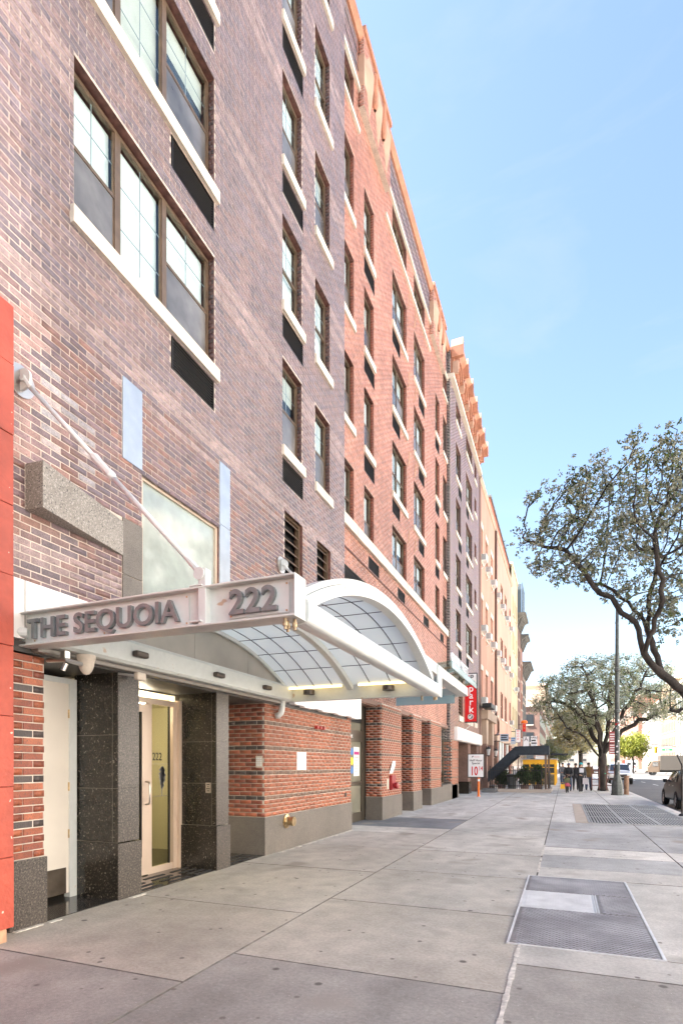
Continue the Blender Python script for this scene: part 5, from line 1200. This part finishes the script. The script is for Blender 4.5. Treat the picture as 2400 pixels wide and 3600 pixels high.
NL = [[(2.41, 14, 3.17), (1.99, 13.9, 3.55), (1.63, 13.8, 4.02), (1.45, 13.75, 4.72), (.62, 13.7, 5.57), (.28, 13.7, 6.12), (.03, 13.7, 6.49), (-.81, 13.7, 6.82)],
      [(1.99, 13.9, 3.55), (1.94, 14.2, 4.0), (1.77, 14.5, 4.69), (1.42, 14.8, 5.45), (1.13, 15.0, 5.81), (.62, 15.1, 6.1)], [(1.77, 14.5, 4.69), (1.83, 14.7, 5.46), (2.05, 14.9, 6.46)],
      [(2.6, 14, 2.9), (3.2, 14.3, 4.0), (3.6, 14.5, 5.6), (3.8, 14.6, 7.0)], [(1.63, 13.8, 4.02), (1.9, 13.2, 5.0), (1.7, 12.9, 6.2)]]
tree('flowering_tree', 'near flowering tree leaning in from the right edge, dark branches against the sky', (3.05, 14.0, -.02), trunkline((3.05, 14, -.02), [(3.05, 14, 1.4), (2.8, 14, 2.6), (2.41, 14, 3.17)]),
     [((1.35, 14, 7.1), (2.0, 2.2, 1.7)), ((.1, 13.9, 6.95), (1.25, 1.5, 1.3)), ((3.7, 14.2, 7.2), (2.4, 2.4, 2.2)), ((-1.15, 13.7, 6.75), (.6, .5, .28)), ((1.9, 14.3, 5.3), (.8, 1.0, .7)), ((3.4, 14.4, 5.0), (1.3, 1.6, 1.3))], 2300, .18, 1.1, .31, 95, 11,
       .034, 6000, 10, .048, BLOS, rtip=.0055, thin=.016, jit_=2.4, rmax=.125, zmin=lambda q: 5.75 - .5 * (q[0] + .2) if q[0] < 1.0 else 4.2, limbs=NL)
ML = [[(2.12, 36.9, 1.72), (1.64, 36.7, 2.42), (1.08, 36.5, 3.29), (.11, 36.3, 3.84)], [(2.11, 36.9, 2.2), (1.72, 37.2, 3.11), (1.24, 37.5, 4.16), (.28, 37.6, 5.24), (-1.04, 37.6, 6.01)], [(2.1, 36.9, 2.2), (1.95, 36.6, 3.79), (1.56, 36.3, 5.71), (1.24, 36.2, 6.94)],
      [(2.15, 36.9, 2.2), (2.42, 37.1, 3.78), (2.5, 37.3, 5.67), (2.65, 37.3, 7.37)], [(2.15, 36.9, 2.0), (2.65, 36.9, 2.92), (3.42, 36.8, 3.76), (4.91, 36.6, 4.55), (6.35, 36.5, 4.83)], [(2.15, 36.9, 2.2), (2.6, 36.2, 3.4), (3.4, 35.4, 5.0), (4.0, 35.0, 6.2)], [(2.1, 36.9, 2.0), (1.9, 36.1, 3.2), (1.7, 35.2, 4.8)]]
tree('flowering_tree', 'spreading blossoming street tree with a short trunk behind the lamp post', (2.15, 36.9, -.02), trunkline((2.15, 36.9, -.02), [(2.12, 36.9, 1.2), (2.12, 36.9, 2.2)]),
     [((2.4, 36.9, 6.0), (4.2, 3.4, 2.4)), ((5.4, 36.6, 5.2), (2.8, 2.6, 1.3)), ((-.6, 36.8, 5.4), (1.5, 2.2, 1.4))], 1500, .34, 2.0, .5, 70, 23,
     .052, 6000, 7, .12, [(.5, (.38, .40, .28)), (.25, (.55, .55, .44)), (.25, (.17, .22, .075))], rtip=.010, thin=.03, rmax=.25, zmin=lambda q: 3.5 + .12 * abs(q[0] - 2.2), limbs=ML)
tree('flowering_tree', 'pale yellowish tree farther along the pavement behind the pedestrians', (1.5, 60, -.02), trunkline((1.5, 60, -.02), [(1.5, 60, 2.4)], .5),
     [((1.2, 60, 5.2), (2.8, 2.6, 2.2))], 420, .5, 2.5, .8, 40, 31, .13, 2200, 6, .22, [(.6, (.46, .42, .22)), (.4, (.5, .5, .4))], rtip=.02, thin=.07, rmax=.2)
tree('leafy_tree', 'bright yellow-green tree in the sun across the avenue', (12.7, 124, -.1), trunkline((12.7, 124, -.1), [(12.7, 124, 2.4)], .6),
     [((12.4, 124, 5.3), (2.9, 2.6, 1.8)), ((13.6, 124, 6.6), (1.7, 1.6, 1.3)), ((11.0, 124, 5.9), (1.3, 1.4, 1.1))], 420, .6, 3, .9, 40, 37, .17, 1900, 6, .34, [(1, (.22, .24, .04)), (.5, (.30, .29, .06)), (.3, (.14, .17, .03))], rtip=.03, thin=.1, rmax=.18)
tree('leafy_tree', 'small pale tree at the far end of the left pavement', (-1.0, 128, -.1), trunkline((-1.0, 128, -.1), [(-1.0, 128, 2.2)], .6),
     [((-1, 128, 5.0), (3.2, 2.8, 2.4))], 380, .6, 3, .9, 40, 41, .22, 2000, 6, .3, [(1, (.42, .42, .2)), (.5, (.5, .5, .36))], rtip=.03, thin=.1, rmax=.18)

# ---------------------------------------------------------------- street furniture
lp = empty('street_lamp', (2.53, 31.9, 0)); tag(lp, 'dark green street lamp post covered in stickers, with an eight-sided base', 'lamp post')
MB().lathe([(.30, 0), (.30, .06), (.275, .07), (.26, .55), (.20, .80), (.16, .98), (.13, 1.02)], (0, 0, 0), 8).build('base', m_lampp, lp, bevel=.0)
MB().lathe([(.125, 1.0), (.12, 2.5), (.115, 4.4), (.105, 6.0), (.09, 8.2), (.075, 9.8), (.001, 9.82)], (0, 0, 0), 14).build('pole', m_lampp, lp, smooth=True)
for zz in (4.35, 6.5): MB().lathe([(.11, zz - .1), (.145, zz - .06), (.145, zz + .06), (.11, zz + .1)], (0, 0, 0), 14).build('collar', m_lampp, lp)
MB().tube([(0, 0, 9.4), (.25, 0, 9.95), (.8, 0, 10.3), (1.6, 0, 10.45), (2.2, 0, 10.35), (2.5, 0, 10.05), (2.55, 0, 9.85)], [.05, .05, .045, .04, .04, .035, .03], 8).build('arm', m_lampp, lp, smooth=True)
MB().lathe([(.03, .0), (.16, -.06), (.17, -.14), (.001, -.2)], (2.55, 0, 9.88), 12).build('lamp_head', m_lampp, lp)
MB().tube([(-.06, 0, 8.9), (.02, 0, 9.25), (.03, 0, 9.9)], .05, 6).build('photocell_bracket', m_lampp, lp)
for i in range(16):
    a = R(random.uniform(225, 320)); zz = random.uniform(1.15, 3.9); w_, h_ = random.uniform(.04, .09), random.uniform(.03, .09)
    r_ = .1235 - (zz - 1) * .0034 + .0025; c_ = Vector((math.cos(a), math.sin(a), 0)); t_ = Vector((-math.sin(a), math.cos(a), 0)); o_ = c_ * (r_ + .004) + Vector((0, 0, zz))
    MB().quad(o_ - t_ * w_ / 2, o_ + t_ * w_ / 2, o_ + t_ * w_ / 2 + Vector((0, 0, h_)), o_ - t_ * w_ / 2 + Vector((0, 0, h_))).build('sticker', random.choice([m_paper, m_signw, m_paper, m_redink, m_grayink]), lp)
rs = empty('parking_rule_sign', (2.42, 33.4, 0)); tag(rs, 'brownish red parking rule sign on a pole between tree and lamp post', 'sign')
MB().tube([(0.22, .03, 0), (.22, .03, 3.45)], .03, 6).build('pole', m_steel, rs)
for (z0, z1) in ((2.15, 2.72), (2.75, 3.38)):
    p_ = box('panel', (-.17, 0, z0), (.19, .012, z1), M('sign_maroon', (.30, .06, .06), rough=.5), rs)
    for k in range(4): box('print', (-.13, -.004, z0 + .07 + k * .13), (.14 - .05 * (k % 2), -.001, z0 + .12 + k * .13), m_paper, p_)
def hand_truck(x, y, rz, label):
    e = empty('hand_truck', (x, y, 0), rz); tag(e, label, 'hand truck', 'hand trucks leaning on the tree')
    for s in (-.2, .2): MB().tube([(s, 0, .08), (s, .10, 1.25), (s, .08, 1.38), (s * .9, -.06, 1.48)], .028, 6).build('side_tube', m_rustred if s < 0 else m_rustred, e)
    for zz in (.35, .7, 1.05, 1.22): MB().tube([(-.2, zz * .085, zz), (.2, zz * .085, zz)], .024, 6).build('crossbar', m_rustred, e)
    box('toe_plate', (-.22, -.22, .02), (.22, .02, .035), m_steel, e)
    for s in (-.24, .24):
        w_ = MB().lathe([(.04, -.025), (.11, -.03), (.115, 0), (.11, .03), (.04, .025)], (s, .08, .115), 14, 'x').build('wheel', m_tyre, e)
    return e
m_rustred = M('truck_frame_paint', (.16, .06, .045), rough=.5, metal=.3)
hand_truck(1.72, 36.25, .1, 'reddish hand truck leaning on the left side of the tree trunk'); hand_truck(2.5, 36.2, -.3, 'hand truck leaning on the right side of the tree trunk')
tr = MB().lathe([(.235, 1.02), (.238, 1.05), (.235, 1.08)], (2.14, 36.9, 0), 12).build('tree_strap', m_green); tag(tr, 'green strap tied round the street tree trunk', 'strap')
wb = empty('wooden_bollard', (3.02, 32.6, 0)); tag(wb, 'short weathered post standing behind the lamp post base', 'post')
MB().lathe([(.12, 0), (.115, .9), (.14, .92), (.14, .98), (.001, 1.0)], (0, 0, 0), 10).build('shaft', M('post_wood', (.26, .15, .09), rough=.7, var=[(9, .7, 1.3)]), wb)
pp = empty('forked_pole', (3.32, 19.5, 0)); tag(pp, 'thin dark pole with a slanting top at the right edge', 'pole')
MB().tube([(0, 0, 0), (0, 0, 1.6)], .025, 8).tube([(0, 0, 1.55), (-.14, 0, 1.88)], .022, 6).build('shaft', m_black, pp); box('clamp', (-.04, -.04, 1.28), (.04, .04, 1.42), m_black, pp); MB().lathe([(.1, 0), (.08, .05), (.03, .08)], (0, 0, 0), 10).build('foot', m_black, pp)
ts_ = empty('traffic_signal', (17.5, 98, -.13)); tag(ts_, 'yellow traffic signal and green street sign on a mast arm over the avenue', 'signal')
MB().tube([(1.5, 0, 0), (1.5, 0, 4.2)], .1, 8).tube([(1.5, 0, 4.2), (-5.0, 0, 4.95)], .06, 6).build('mast_arm', m_steel, ts_)
for x in (-4.35,):
    h = box('signal_head', (x - .2, -.2, 3.55), (x + .2, .1, 4.55), m_gold, ts_, bevel=.03)
    for k, mt in enumerate((m_black, m_black, m_black)): MB().lathe([(.11, -.22), (.13, -.33), (.12, -.21)], (x, 0, 3.75 + k * .31), 10, 'y').build('lens_hood', mt, h)
g_ = box('street_name_sign', (-3.5, -.08, 3.9), (-2.1, -.05, 4.2), m_green, ts_); text('street_name', '8 Ave', .24, (-2.8, -.09, 3.98), FACE_CAM, m_signw, g_, .002, .003, 'CENTER')

# ---------------------------------------------------------------- vehicles
def vehicle(name, label, loc, rz, prof, W, paint, glass_lo, win, wheels, wr=.34, cat='car', front_lights=True, taper=.16, cabin=(0, 1)):
    """prof: list of (y, z_sill, z_belt, z_top, half width factor) stations from front (y=0) to back"""
    e = empty(name, loc, rz); tag(e, label, cat); b = MB(); n = 12; rows = []
    for (y, zs, zb_, zt_, k) in prof:
        w_ = W / 2 * k; wt = w_ * (1 - taper * min(1, max(0, (zt_ - zb_) / .5)))
        pts = [(-w_ * .92, zs), (-w_, zs + .12), (-w_, (zs + zb_) / 2), (-w_ * .985, zb_), (-(w_ * .4 + wt * .6), zb_ + (zt_ - zb_) * .6), (-wt * .85, zt_ - .02), (-wt * .4, zt_), (wt * .4, zt_), (wt * .85, zt_ - .02), (w_ * .4 + wt * .6, zb_ + (zt_ - zb_) * .6), (w_ * .985, zb_), (w_, (zs + zb_) / 2), (w_, zs + .12), (w_ * .92, zs)]
        rows.append([(x, y, z_) for x, z_ in pts])
    m_ = len(rows[0]); v = [p for r_ in rows for p in r_]; f = []
    for i in range(len(rows) - 1):
        for j in range(m_): f.append((i * m_ + j, i * m_ + (j + 1) % m_, (i + 1) * m_ + (j + 1) % m_, (i + 1) * m_ + j))
    f += [tuple(range(m_)), tuple(reversed(range((len(rows) - 1) * m_, len(rows) * m_)))]
    o = b.add(v, f).build('body', paint, e, smooth=True)
    o.modifiers.new('sub', 'SUBSURF').levels = 1; o.modifiers['sub'].render_levels = 2
    for (pts, nm) in win: MB().add(pts, [tuple(range(len(pts)))]).build(nm, m_cglass, e)
    for y in wheels:
        for s in (-1, 1):
            x = s * (W / 2 - .09)
            t_ = MB().lathe([(wr * .6, -.1), (wr * .95, -.105), (wr, -.06), (wr, .06), (wr * .95, .105), (wr * .6, .1)], (x, y, wr), 20, 'x').build('wheel', m_tyre, e, smooth=True)
            MB().lathe([(.001, s * .075), (wr * .25, s * .085), (wr * .55, s * .06), (wr * .62, s * .1)], (x, y, wr), 14, 'x').build('rim', m_rim, t_)
            MB().lathe([(.001, s * .1), (wr * 1.12, s * .1)], (x - s * .02, y, wr + .0), 20, 'x').build('wheel_arch', m_black, e)
    return e
# dark car heading away along the curb: front is far
W = 1.86; cx = 4.86
def sidewin(s, pts): return [(s * x, y, z_) for (x, y, z_) in pts]
prof = [(0, .32, .62, .66, .72), (.12, .24, .70, .78, .86), (.5, .22, .82, .90, .97), (1.25, .22, .92, 1.0, 1.0), (1.55, .22, .96, 1.12, 1.0), (2.2, .22, .98, 1.44, 1.0), (2.8, .22, .99, 1.52, 1.0), (3.5, .22, 1.0, 1.50, 1.0), (4.1, .24, 1.0, 1.34, .98), (4.5, .28, .98, 1.06, .93), (4.62, .36, .86, .9, .82)]
win = []
for s in (-1, 1):
    win += [(sidewin(s, [(.925, 1.72, 1.03), (.80, 2.28, 1.40), (.80, 2.75, 1.45), (.925, 2.78, 1.04)]), 'side_window'), (sidewin(s, [(.925, 2.86, 1.04), (.80, 2.84, 1.45), (.80, 3.5, 1.43), (.925, 3.75, 1.05)]), 'side_window')]
win += [([(-.74, 1.40, 1.055), (.74, 1.40, 1.055), (.66, 2.12, 1.43), (-.66, 2.12, 1.43)], 'windscreen'), ([(-.70, 4.42, 1.08), (.70, 4.42, 1.08), (.62, 3.75, 1.47), (-.62, 3.75, 1.47)], 'rear_window')]
car = vehicle('car', 'dark grey car cut off by the right edge, near the curb', (cx, 28.0, -.13), math.pi, prof, W, m_car, 0, win, (.85, 3.65))
for s in (-1, 1): box('mirror', (s * .93, 1.72, .98), (s * 1.08, 1.86, 1.12), m_car, car, bevel=.03); box('headlight', (s * .45, .06, .62), (s * .80, .25, .74), m_lamp, car, bevel=.03)
for yy in (2.25, 3.05): box('door_handle', (.925, yy, .86), (.95, yy + .18, .89), m_steel, car)
# white SUV parked facing us
prof = [(0, .38, .86, .92, .88), (.15, .34, .98, 1.02, .97), (1.0, .34, 1.08, 1.12, 1.0), (1.3, .34, 1.1, 1.2, 1.0), (1.9, .34, 1.12, 1.78, 1.0), (2.6, .34, 1.12, 1.86, 1.0), (4.0, .34, 1.12, 1.86, 1.0), (4.6, .36, 1.1, 1.7, .97), (4.7, .42, 1.05, 1.2, .93)]
win = [([(-.80, 1.22, 1.18), (.80, 1.22, 1.18), (.70, 1.85, 1.74), (-.70, 1.85, 1.74)], 'windscreen')] + [(sidewin(s, [(.955, 1.7, 1.2), (.80, 2.1, 1.72), (.80, 4.2, 1.74), (.955, 4.3, 1.2)]), 'side_window') for s in (-1, 1)]
suv = vehicle('car', 'white sport utility vehicle parked facing us behind the lamp post', (4.55, 53.5, -.13), 0, prof, 1.9, m_suv, 0, win, (.9, 3.8), .38)
box('grille', (-.45, -.03, .62), (.45, .02, .88), m_black, suv); box('bumper', (-.9, -.08, .38), (.9, .1, .58), m_black, suv, bevel=.03)
for s in (-1, 1): box('headlight', (s * .5, -.02, .70), (s * .85, .1, .88), m_lamp, suv, bevel=.02); box('mirror', (s * .97, 1.35, 1.15), (s * 1.15, 1.45, 1.32), m_black, suv, bevel=.02)
# brown delivery truck crossing the avenue, heading left
def boxtruck(name, label, x, y, L, H, mat, cabmat, cab=1.8, stripe=None):
    e = empty(name, (x, y, -.13)); tag(e, label, 'truck')
    box('cargo_box', (cab + .05, -1.15, .85), (L, 1.15, H), mat, e, bevel=.05)
    MB().prism([(0, .5), (0, 1.35), (.25, 1.5), (.75, 2.35), (cab, 2.45), (cab, .5)], 'y', -1.05, 1.05).build('cab', cabmat, e, bevel=.06)
    box('side_window', (.75, -1.07, 1.5), (cab - .25, -1.055, 2.2), m_cglass, e); MB().add([(.21, -.9, 1.52), (.21, .9, 1.52), (.66, .9, 2.28), (.66, -.9, 2.28)], [(0, 1, 2, 3)]).build('windscreen', m_cglass, e)
    box('bumper', (-.12, -1.05, .4), (.05, 1.05, .7), m_black, e); box('chassis', (.3, -.8, .45), (L - .1, .8, .86), m_black, e); box('headlight', (-.02, -.95, .85), (.03, -.6, 1.1), m_lamp, e)
    for xx in (.9, L - 1.3):
        for s in (-1, 1): MB().lathe([(.2, -.12), (.45, -.14), (.48, 0), (.45, .14), (.2, .12)], (xx, s * .9, .48), 16, 'y').build('wheel', m_tyre, e)
    return e
boxtruck('delivery_truck', 'brown delivery truck crossing the avenue', 12.6, 104, 5.6, 3.25, M('truck_dark', (.10, .085, .07), rough=.4), m_tan)
boxtruck('box_truck', 'pale box truck behind the brown delivery truck at the right edge', 17.6, 108.5, 8.4, 3.6, m_boxw, m_signw)
am = empty('ambulance', (15.0, 150, -.1)); tag(am, 'small white rescue vehicle with red chevrons far down the road', 'truck')
box('body', (-1.25, 0, .5), (1.25, 5.5, 2.7), m_signw, am, bevel=.05); box('red_side', (-1.75, .8, .4), (-1.28, 5, 2.9), m_redt, am)
for k in range(3):
    for s in (-1, 1): MB().add([(s * .35 + s * k * .28, -.01, .7), (s * .50 + s * k * .28, -.01, .7), (s * .75 + s * k * .28 - s * .0, -.01, 1.5), (s * .60 + s * k * .28, -.01, 1.5)], [(0, 1, 2, 3)]).build('chevron', m_redt, am)
for s in (-1, 1): MB().lathe([(.2, -.1), (.4, -.12), (.4, .12), (.2, .1)], (s * 1.0, .9, .4), 12, 'x').build('wheel', m_tyre, am); box('rear_window', (s * .15, -.012, 1.7), (s * .95, -.004, 2.35), m_cglass, am)

# ---------------------------------------------------------------- people
m_skin = M('skin', (.42, .25, .17), rough=.55); m_skin2 = M('skin_dark', (.20, .11, .075), rough=.55); m_hair = M('hair_dark', (.02, .015, .012), rough=.6)
m_shoe = M('shoes_dark', (.03, .03, .03), rough=.6); m_shoew = M('shoes_white', (.7, .68, .65), rough=.6); m_jean = M('jeans', (.045, .06, .10), rough=.85, var=[(12, .8, 1.2)])
m_trk = M('trousers_black', (.02, .02, .022), rough=.8); m_jkb = M('jacket_black', (.022, .022, .025), rough=.75, var=[(6, .8, 1.3)]); m_jkbr = M('jacket_brown', (.16, .10, .04), rough=.8, var=[(6, .8, 1.2)]); m_jkol = M('jacket_olive', (.12, .13, .07), rough=.85); m_pinkc = M('skirt_pink', (.55, .10, .14), rough=.8); m_jkg = M('jacket_gray', (.12, .13, .15), rough=.8)
def person(label, loc, rz, h, top, legs, shoes, skin=None, stride=.16, arms=((.27, .10, .60, .22, .30, .62), (.25, .02, .60, .24, .06, .44)), wide=1., skirt=None):
    """continuous skinned body; arms = (elbow x, elbow y, elbow z, hand x, hand y, hand z) as fractions for left and right; faces -Y"""
    e = empty('person', loc, rz); tag(e, label, 'person'); skin = skin or m_skin
    J = {}; V = []; Rr = []; E = []
    def jn(n_, p, r_, par=None):
        J[n_] = len(V); V.append((p[0] * h, p[1] * h, p[2] * h)); Rr.append((r_[0] * h * wide, r_[1] * h * wide) if n_[0] not in 'hn' else (r_[0] * h, r_[1] * h))
        if par: E.append((J[par], J[n_]))
    jn('pelvis', (0, 0, .52), (.085, .065)); jn('waist', (0, 0, .61), (.078, .058), 'pelvis'); jn('chest', (0, -.005, .73), (.095, .065), 'waist'); jn('sh', (0, 0, .81), (.06, .05), 'chest'); jn('neck', (0, -.006, .86), (.032, .032), 'sh'); jn('head1', (0, -.016, .905), (.042, .05), 'neck'); jn('head2', (0, -.016, .955), (.046, .056), 'head1'); jn('head3', (0, -.01, .985), (.030, .036), 'head2')
    for s, k in ((-1, 0), (1, 1)):
        a = arms[k]; t = stride * (1 if s < 0 else -1)
        jn('sho%d' % k, (s * .105, 0, .805), (.042, .042), 'sh'); jn('elb%d' % k, (s * (a[0] * .5), -a[1], a[2] + .02), (.032, .032), 'sho%d' % k); jn('wri%d' % k, (s * a[3] * .42, -a[4] * .55, a[5]), (.021, .021), 'elb%d' % k)
        wx, wy, wz = s * a[3] * .42, -a[4] * .55, a[5]; dv = Vector((wx - s * a[0] * .5, wy + a[1], wz - a[2] - .02)).normalized()
        jn('pal%d' % k, (wx + dv.x * .035, wy + dv.y * .035, wz + dv.z * .035), (.022, .014), 'wri%d' % k)
        sdv = Vector((0, 0, 1)).cross(dv); sdv = sdv.normalized() if sdv.length > .1 else Vector((1, 0, 0))
        for q in range(4):
            o_ = (q - 1.5) * .011; b0 = Vector((wx, wy, wz)) + dv * .05 + sdv * o_; ln = (.038, .045, .043, .034)[q]
            jn('fa%d%d' % (k, q), b0, (.0062, .0062), 'pal%d' % k); jn('fb%d%d' % (k, q), b0 + dv * ln * .6 + Vector((0, 0, -.006)), (.0055, .0055), 'fa%d%d' % (k, q)); jn('fc%d%d' % (k, q), b0 + dv * ln + Vector((0, 0, -.016)), (.0045, .0045), 'fb%d%d' % (k, q))
        jn('th%d' % k, Vector((wx, wy, wz)) + dv * .03 + sdv * .028 * -s, (.006, .006), 'pal%d' % k)
        jn('hip%d' % k, (s * .055, 0, .49), (.060, .058), 'pelvis'); jn('kne%d' % k, (s * .058, -t * .55 - .012, .285), (.043, .045), 'hip%d' % k); jn('ank%d' % k, (s * .056, -t, .055 if t > 0 else .075), (.026, .03), 'kne%d' % k); jn('toe%d' % k, (s * .062, -t - .085, .022), (.024, .018), 'ank%d' % k)
    me = bpy.data.meshes.new('skel'); me.from_pydata(V, E, []); o = bpy.data.objects.new('skel', me); col.objects.link(o)
    sk = o.modifiers.new('skin', 'SKIN'); sk.use_smooth_shade = True
    if not me.skin_vertices: me.skin_vertices.new(name='skin')
    for i, d in enumerate(me.skin_vertices[0].data): d.radius = Rr[i]; d.use_root = (i == 0)
    o.modifiers.new('sub', 'SUBSURF').levels = 1
    bpy.context.view_layer.update()
    bm_ = bpy.data.meshes.new_from_object(o.evaluated_get(bpy.context.evaluated_depsgraph_get())); bpy.data.objects.remove(o)
    bm_.materials.clear(); [bm_.materials.append(x) for x in (skin, top, legs, shoes)]
    hands = [Vector(V[J['pal0']]), Vector(V[J['pal1']])]
    for p in bm_.polygons:
        c_ = p.center; z_ = c_.z / h; p.use_smooth = True
        if min((c_ - q).length for q in hands) < .062 * h and z_ < .80: p.material_index = 0
        elif z_ > .855: p.material_index = 0
        elif z_ < .05: p.material_index = 3
        elif z_ < .50 and abs(c_.x) < .12 * h * wide: p.material_index = 2
        else: p.material_index = 1
    link('body', bm_, e)
    for s in (-1, 1): MB().lathe([(.001, -.009), (.007, -.006), (.007, .0)], (s * .018 * h, -.066 * h, .95 * h), 8, 'y').build('eye', m_hair, e)
    MB().add([(-.008 * h, -.062 * h, .930 * h), (.008 * h, -.062 * h, .930 * h), (0, -.078 * h, .932 * h), (0, -.066 * h, .952 * h)], [(0, 1, 2), (1, 3, 2), (3, 0, 2), (0, 3, 1)]).build('nose', skin, e)
    return e
def hair(e, h, mat, cap=None):
    b = MB(); n = 12; pr = [(.001, 1.012), (.028, 1.008), (.048, .992), (.056, .965), (.053, .93)]
    o = MB().lathe([(r_ * h, z_ * h) for r_, z_ in pr], (0, .006 * h, 0), n).build('hair' if not cap else 'cap', cap or mat, e, smooth=True); o.scale = (1, 1.18, 1)
    if cap: MB().add([(-.05 * h, -.05 * h, .962 * h), (.05 * h, -.05 * h, .962 * h), (.035 * h, -.10 * h, .955 * h), (-.035 * h, -.10 * h, .955 * h), (-.05 * h, -.05 * h, .97 * h), (.05 * h, -.05 * h, .97 * h), (.035 * h, -.10 * h, .961 * h), (-.035 * h, -.10 * h, .961 * h)], [(0, 1, 2, 3), (7, 6, 5, 4), (2, 6, 7, 3), (0, 3, 7, 4), (1, 5, 6, 2)]).build('cap_peak', cap, e)
p1 = person('person in a black jacket and turquoise cap walking towards us', (.84, 33.45, 0), R(12), 1.68, m_jkb, m_trk, m_shoew, m_skin, .13, ((.27, .06, .60, .16, .34, .60), (.27, .02, .60, .26, .10, .47)), 1.28)
hair(p1, 1.68, m_hair, M('turquoise_cap', (.03, .42, .45), rough=.7)); box('shirt_print', (-.12, -.175, 1.14), (.11, -.140, 1.38), M('print_white', (.55, .55, .58), rough=.8), p1)
p2 = person('person in a black coat with dark cap behind the child', (.22, 35.0, 0), R(-8), 1.66, m_jkb, m_jean, m_shoe, m_skin2, .10, ((.28, .08, .60, .10, .36, .60), (.28, .08, .60, .08, .36, .58)), 1.28)
hair(p2, 1.66, m_hair, M('navy_cap', (.05, .06, .14), rough=.7))
p3 = person('person in a brown jacket and blue jeans, seen behind the turquoise cap', (1.36, 37.0, 0), R(170), 1.70, m_jkbr, m_jean, m_shoe, m_skin, .12, wide=1.3); hair(p3, 1.70, m_hair)
p4 = person('small child in olive top and pink skirt in front of the adults', (.13, 33.5, 0), R(10), .98, m_jkol, m_shoe, m_shoe, m_skin2, .08, wide=1.35); hair(p4, .98, m_hair)
MB().lathe([(.10, .56), (.14, .50), (.19, .38), (.18, .37), (.10, .5)], (0, 0, 0), 16).build('skirt', m_pinkc, p4, smooth=True)
p5 = person('person in a grey jacket farthest back, left of the group', (-.12, 40.5, 0), R(15), 1.70, m_jkg, m_jean, m_shoe, m_skin, .12, wide=1.2); hair(p5, 1.70, m_hair)
p6 = person('person in dark clothes half hidden between the black coat and the turquoise cap', (.62, 36.3, 0), R(175), 1.66, m_jkb, m_trk, m_shoe, m_skin, .14); hair(p6, 1.66, m_hair)
yb = MB().add([(-.13, -.05, 0), (.13, -.05, 0), (.13, .05, 0), (-.13, .05, 0), (-.11, -.03, .26), (.11, -.03, .26), (.11, .03, .26), (-.11, .03, .26)], [(3, 2, 1, 0), (4, 5, 6, 7), (0, 1, 5, 4), (1, 2, 6, 5), (2, 3, 7, 6), (3, 0, 4, 7)]).tube([(-.06, 0, .25), (-.05, 0, .36), (.05, 0, .36), (.06, 0, .25)], .008, 5).build('carrier_bag', m_yellow, None, (-.10, 33.36, .22)); tag(yb, 'small yellow bag carried by the child', 'bag')
wbg = MB().add([(-.14, -.05, 0), (.14, -.05, 0), (.14, .05, 0), (-.14, .05, 0), (-.13, -.04, .34), (.13, -.04, .34), (.13, .04, .34), (-.13, .04, .34)], [(3, 2, 1, 0), (4, 5, 6, 7), (0, 1, 5, 4), (1, 2, 6, 5), (2, 3, 7, 6), (3, 0, 4, 7)]).tube([(-.06, 0, .33), (-.05, 0, .46), (.05, 0, .46), (.06, 0, .33)], .008, 5).build('carrier_bag', M('bag_white', (.55, .5, .5), rough=.6), None, (1.06, 33.25, .50)); tag(wbg, 'white carrier bag held by the person in the turquoise cap', 'bag')

for (x, y, h_, lb) in ((-2.2, 34.6, 1.15, 'bushy dark green potted shrub behind the middle of the iron railing'), (-1.5, 35.2, 1.3, 'taller potted shrub behind the right end of the iron railing'), (-3.6, 35.4, 1.0, 'low potted shrub left of the litter bin')):
    e = tree('potted_shrub', lb, (x, y, .35), trunkline((x, y, .35), [(x, y, .6)], .12), [((x, y, .35 + h_ * .5), (.38, .38, h_ * .42))], 160, .12, .6, .2, 20, int(x * -50 + 100), .06, 420, 6, .09, [(1, (.05, .085, .03)), (.5, (.09, .12, .045))], rtip=.008, thin=.03, rmax=.03, cat='shrub', group='potted shrubs behind the railing')
    MB().lathe([(.001, -.37), (.20, -.37), (.27, .0), (.29, .02), (.26, .03), (.001, .0)], (0, 0, 0), 12).build('pot', m_brown, e)
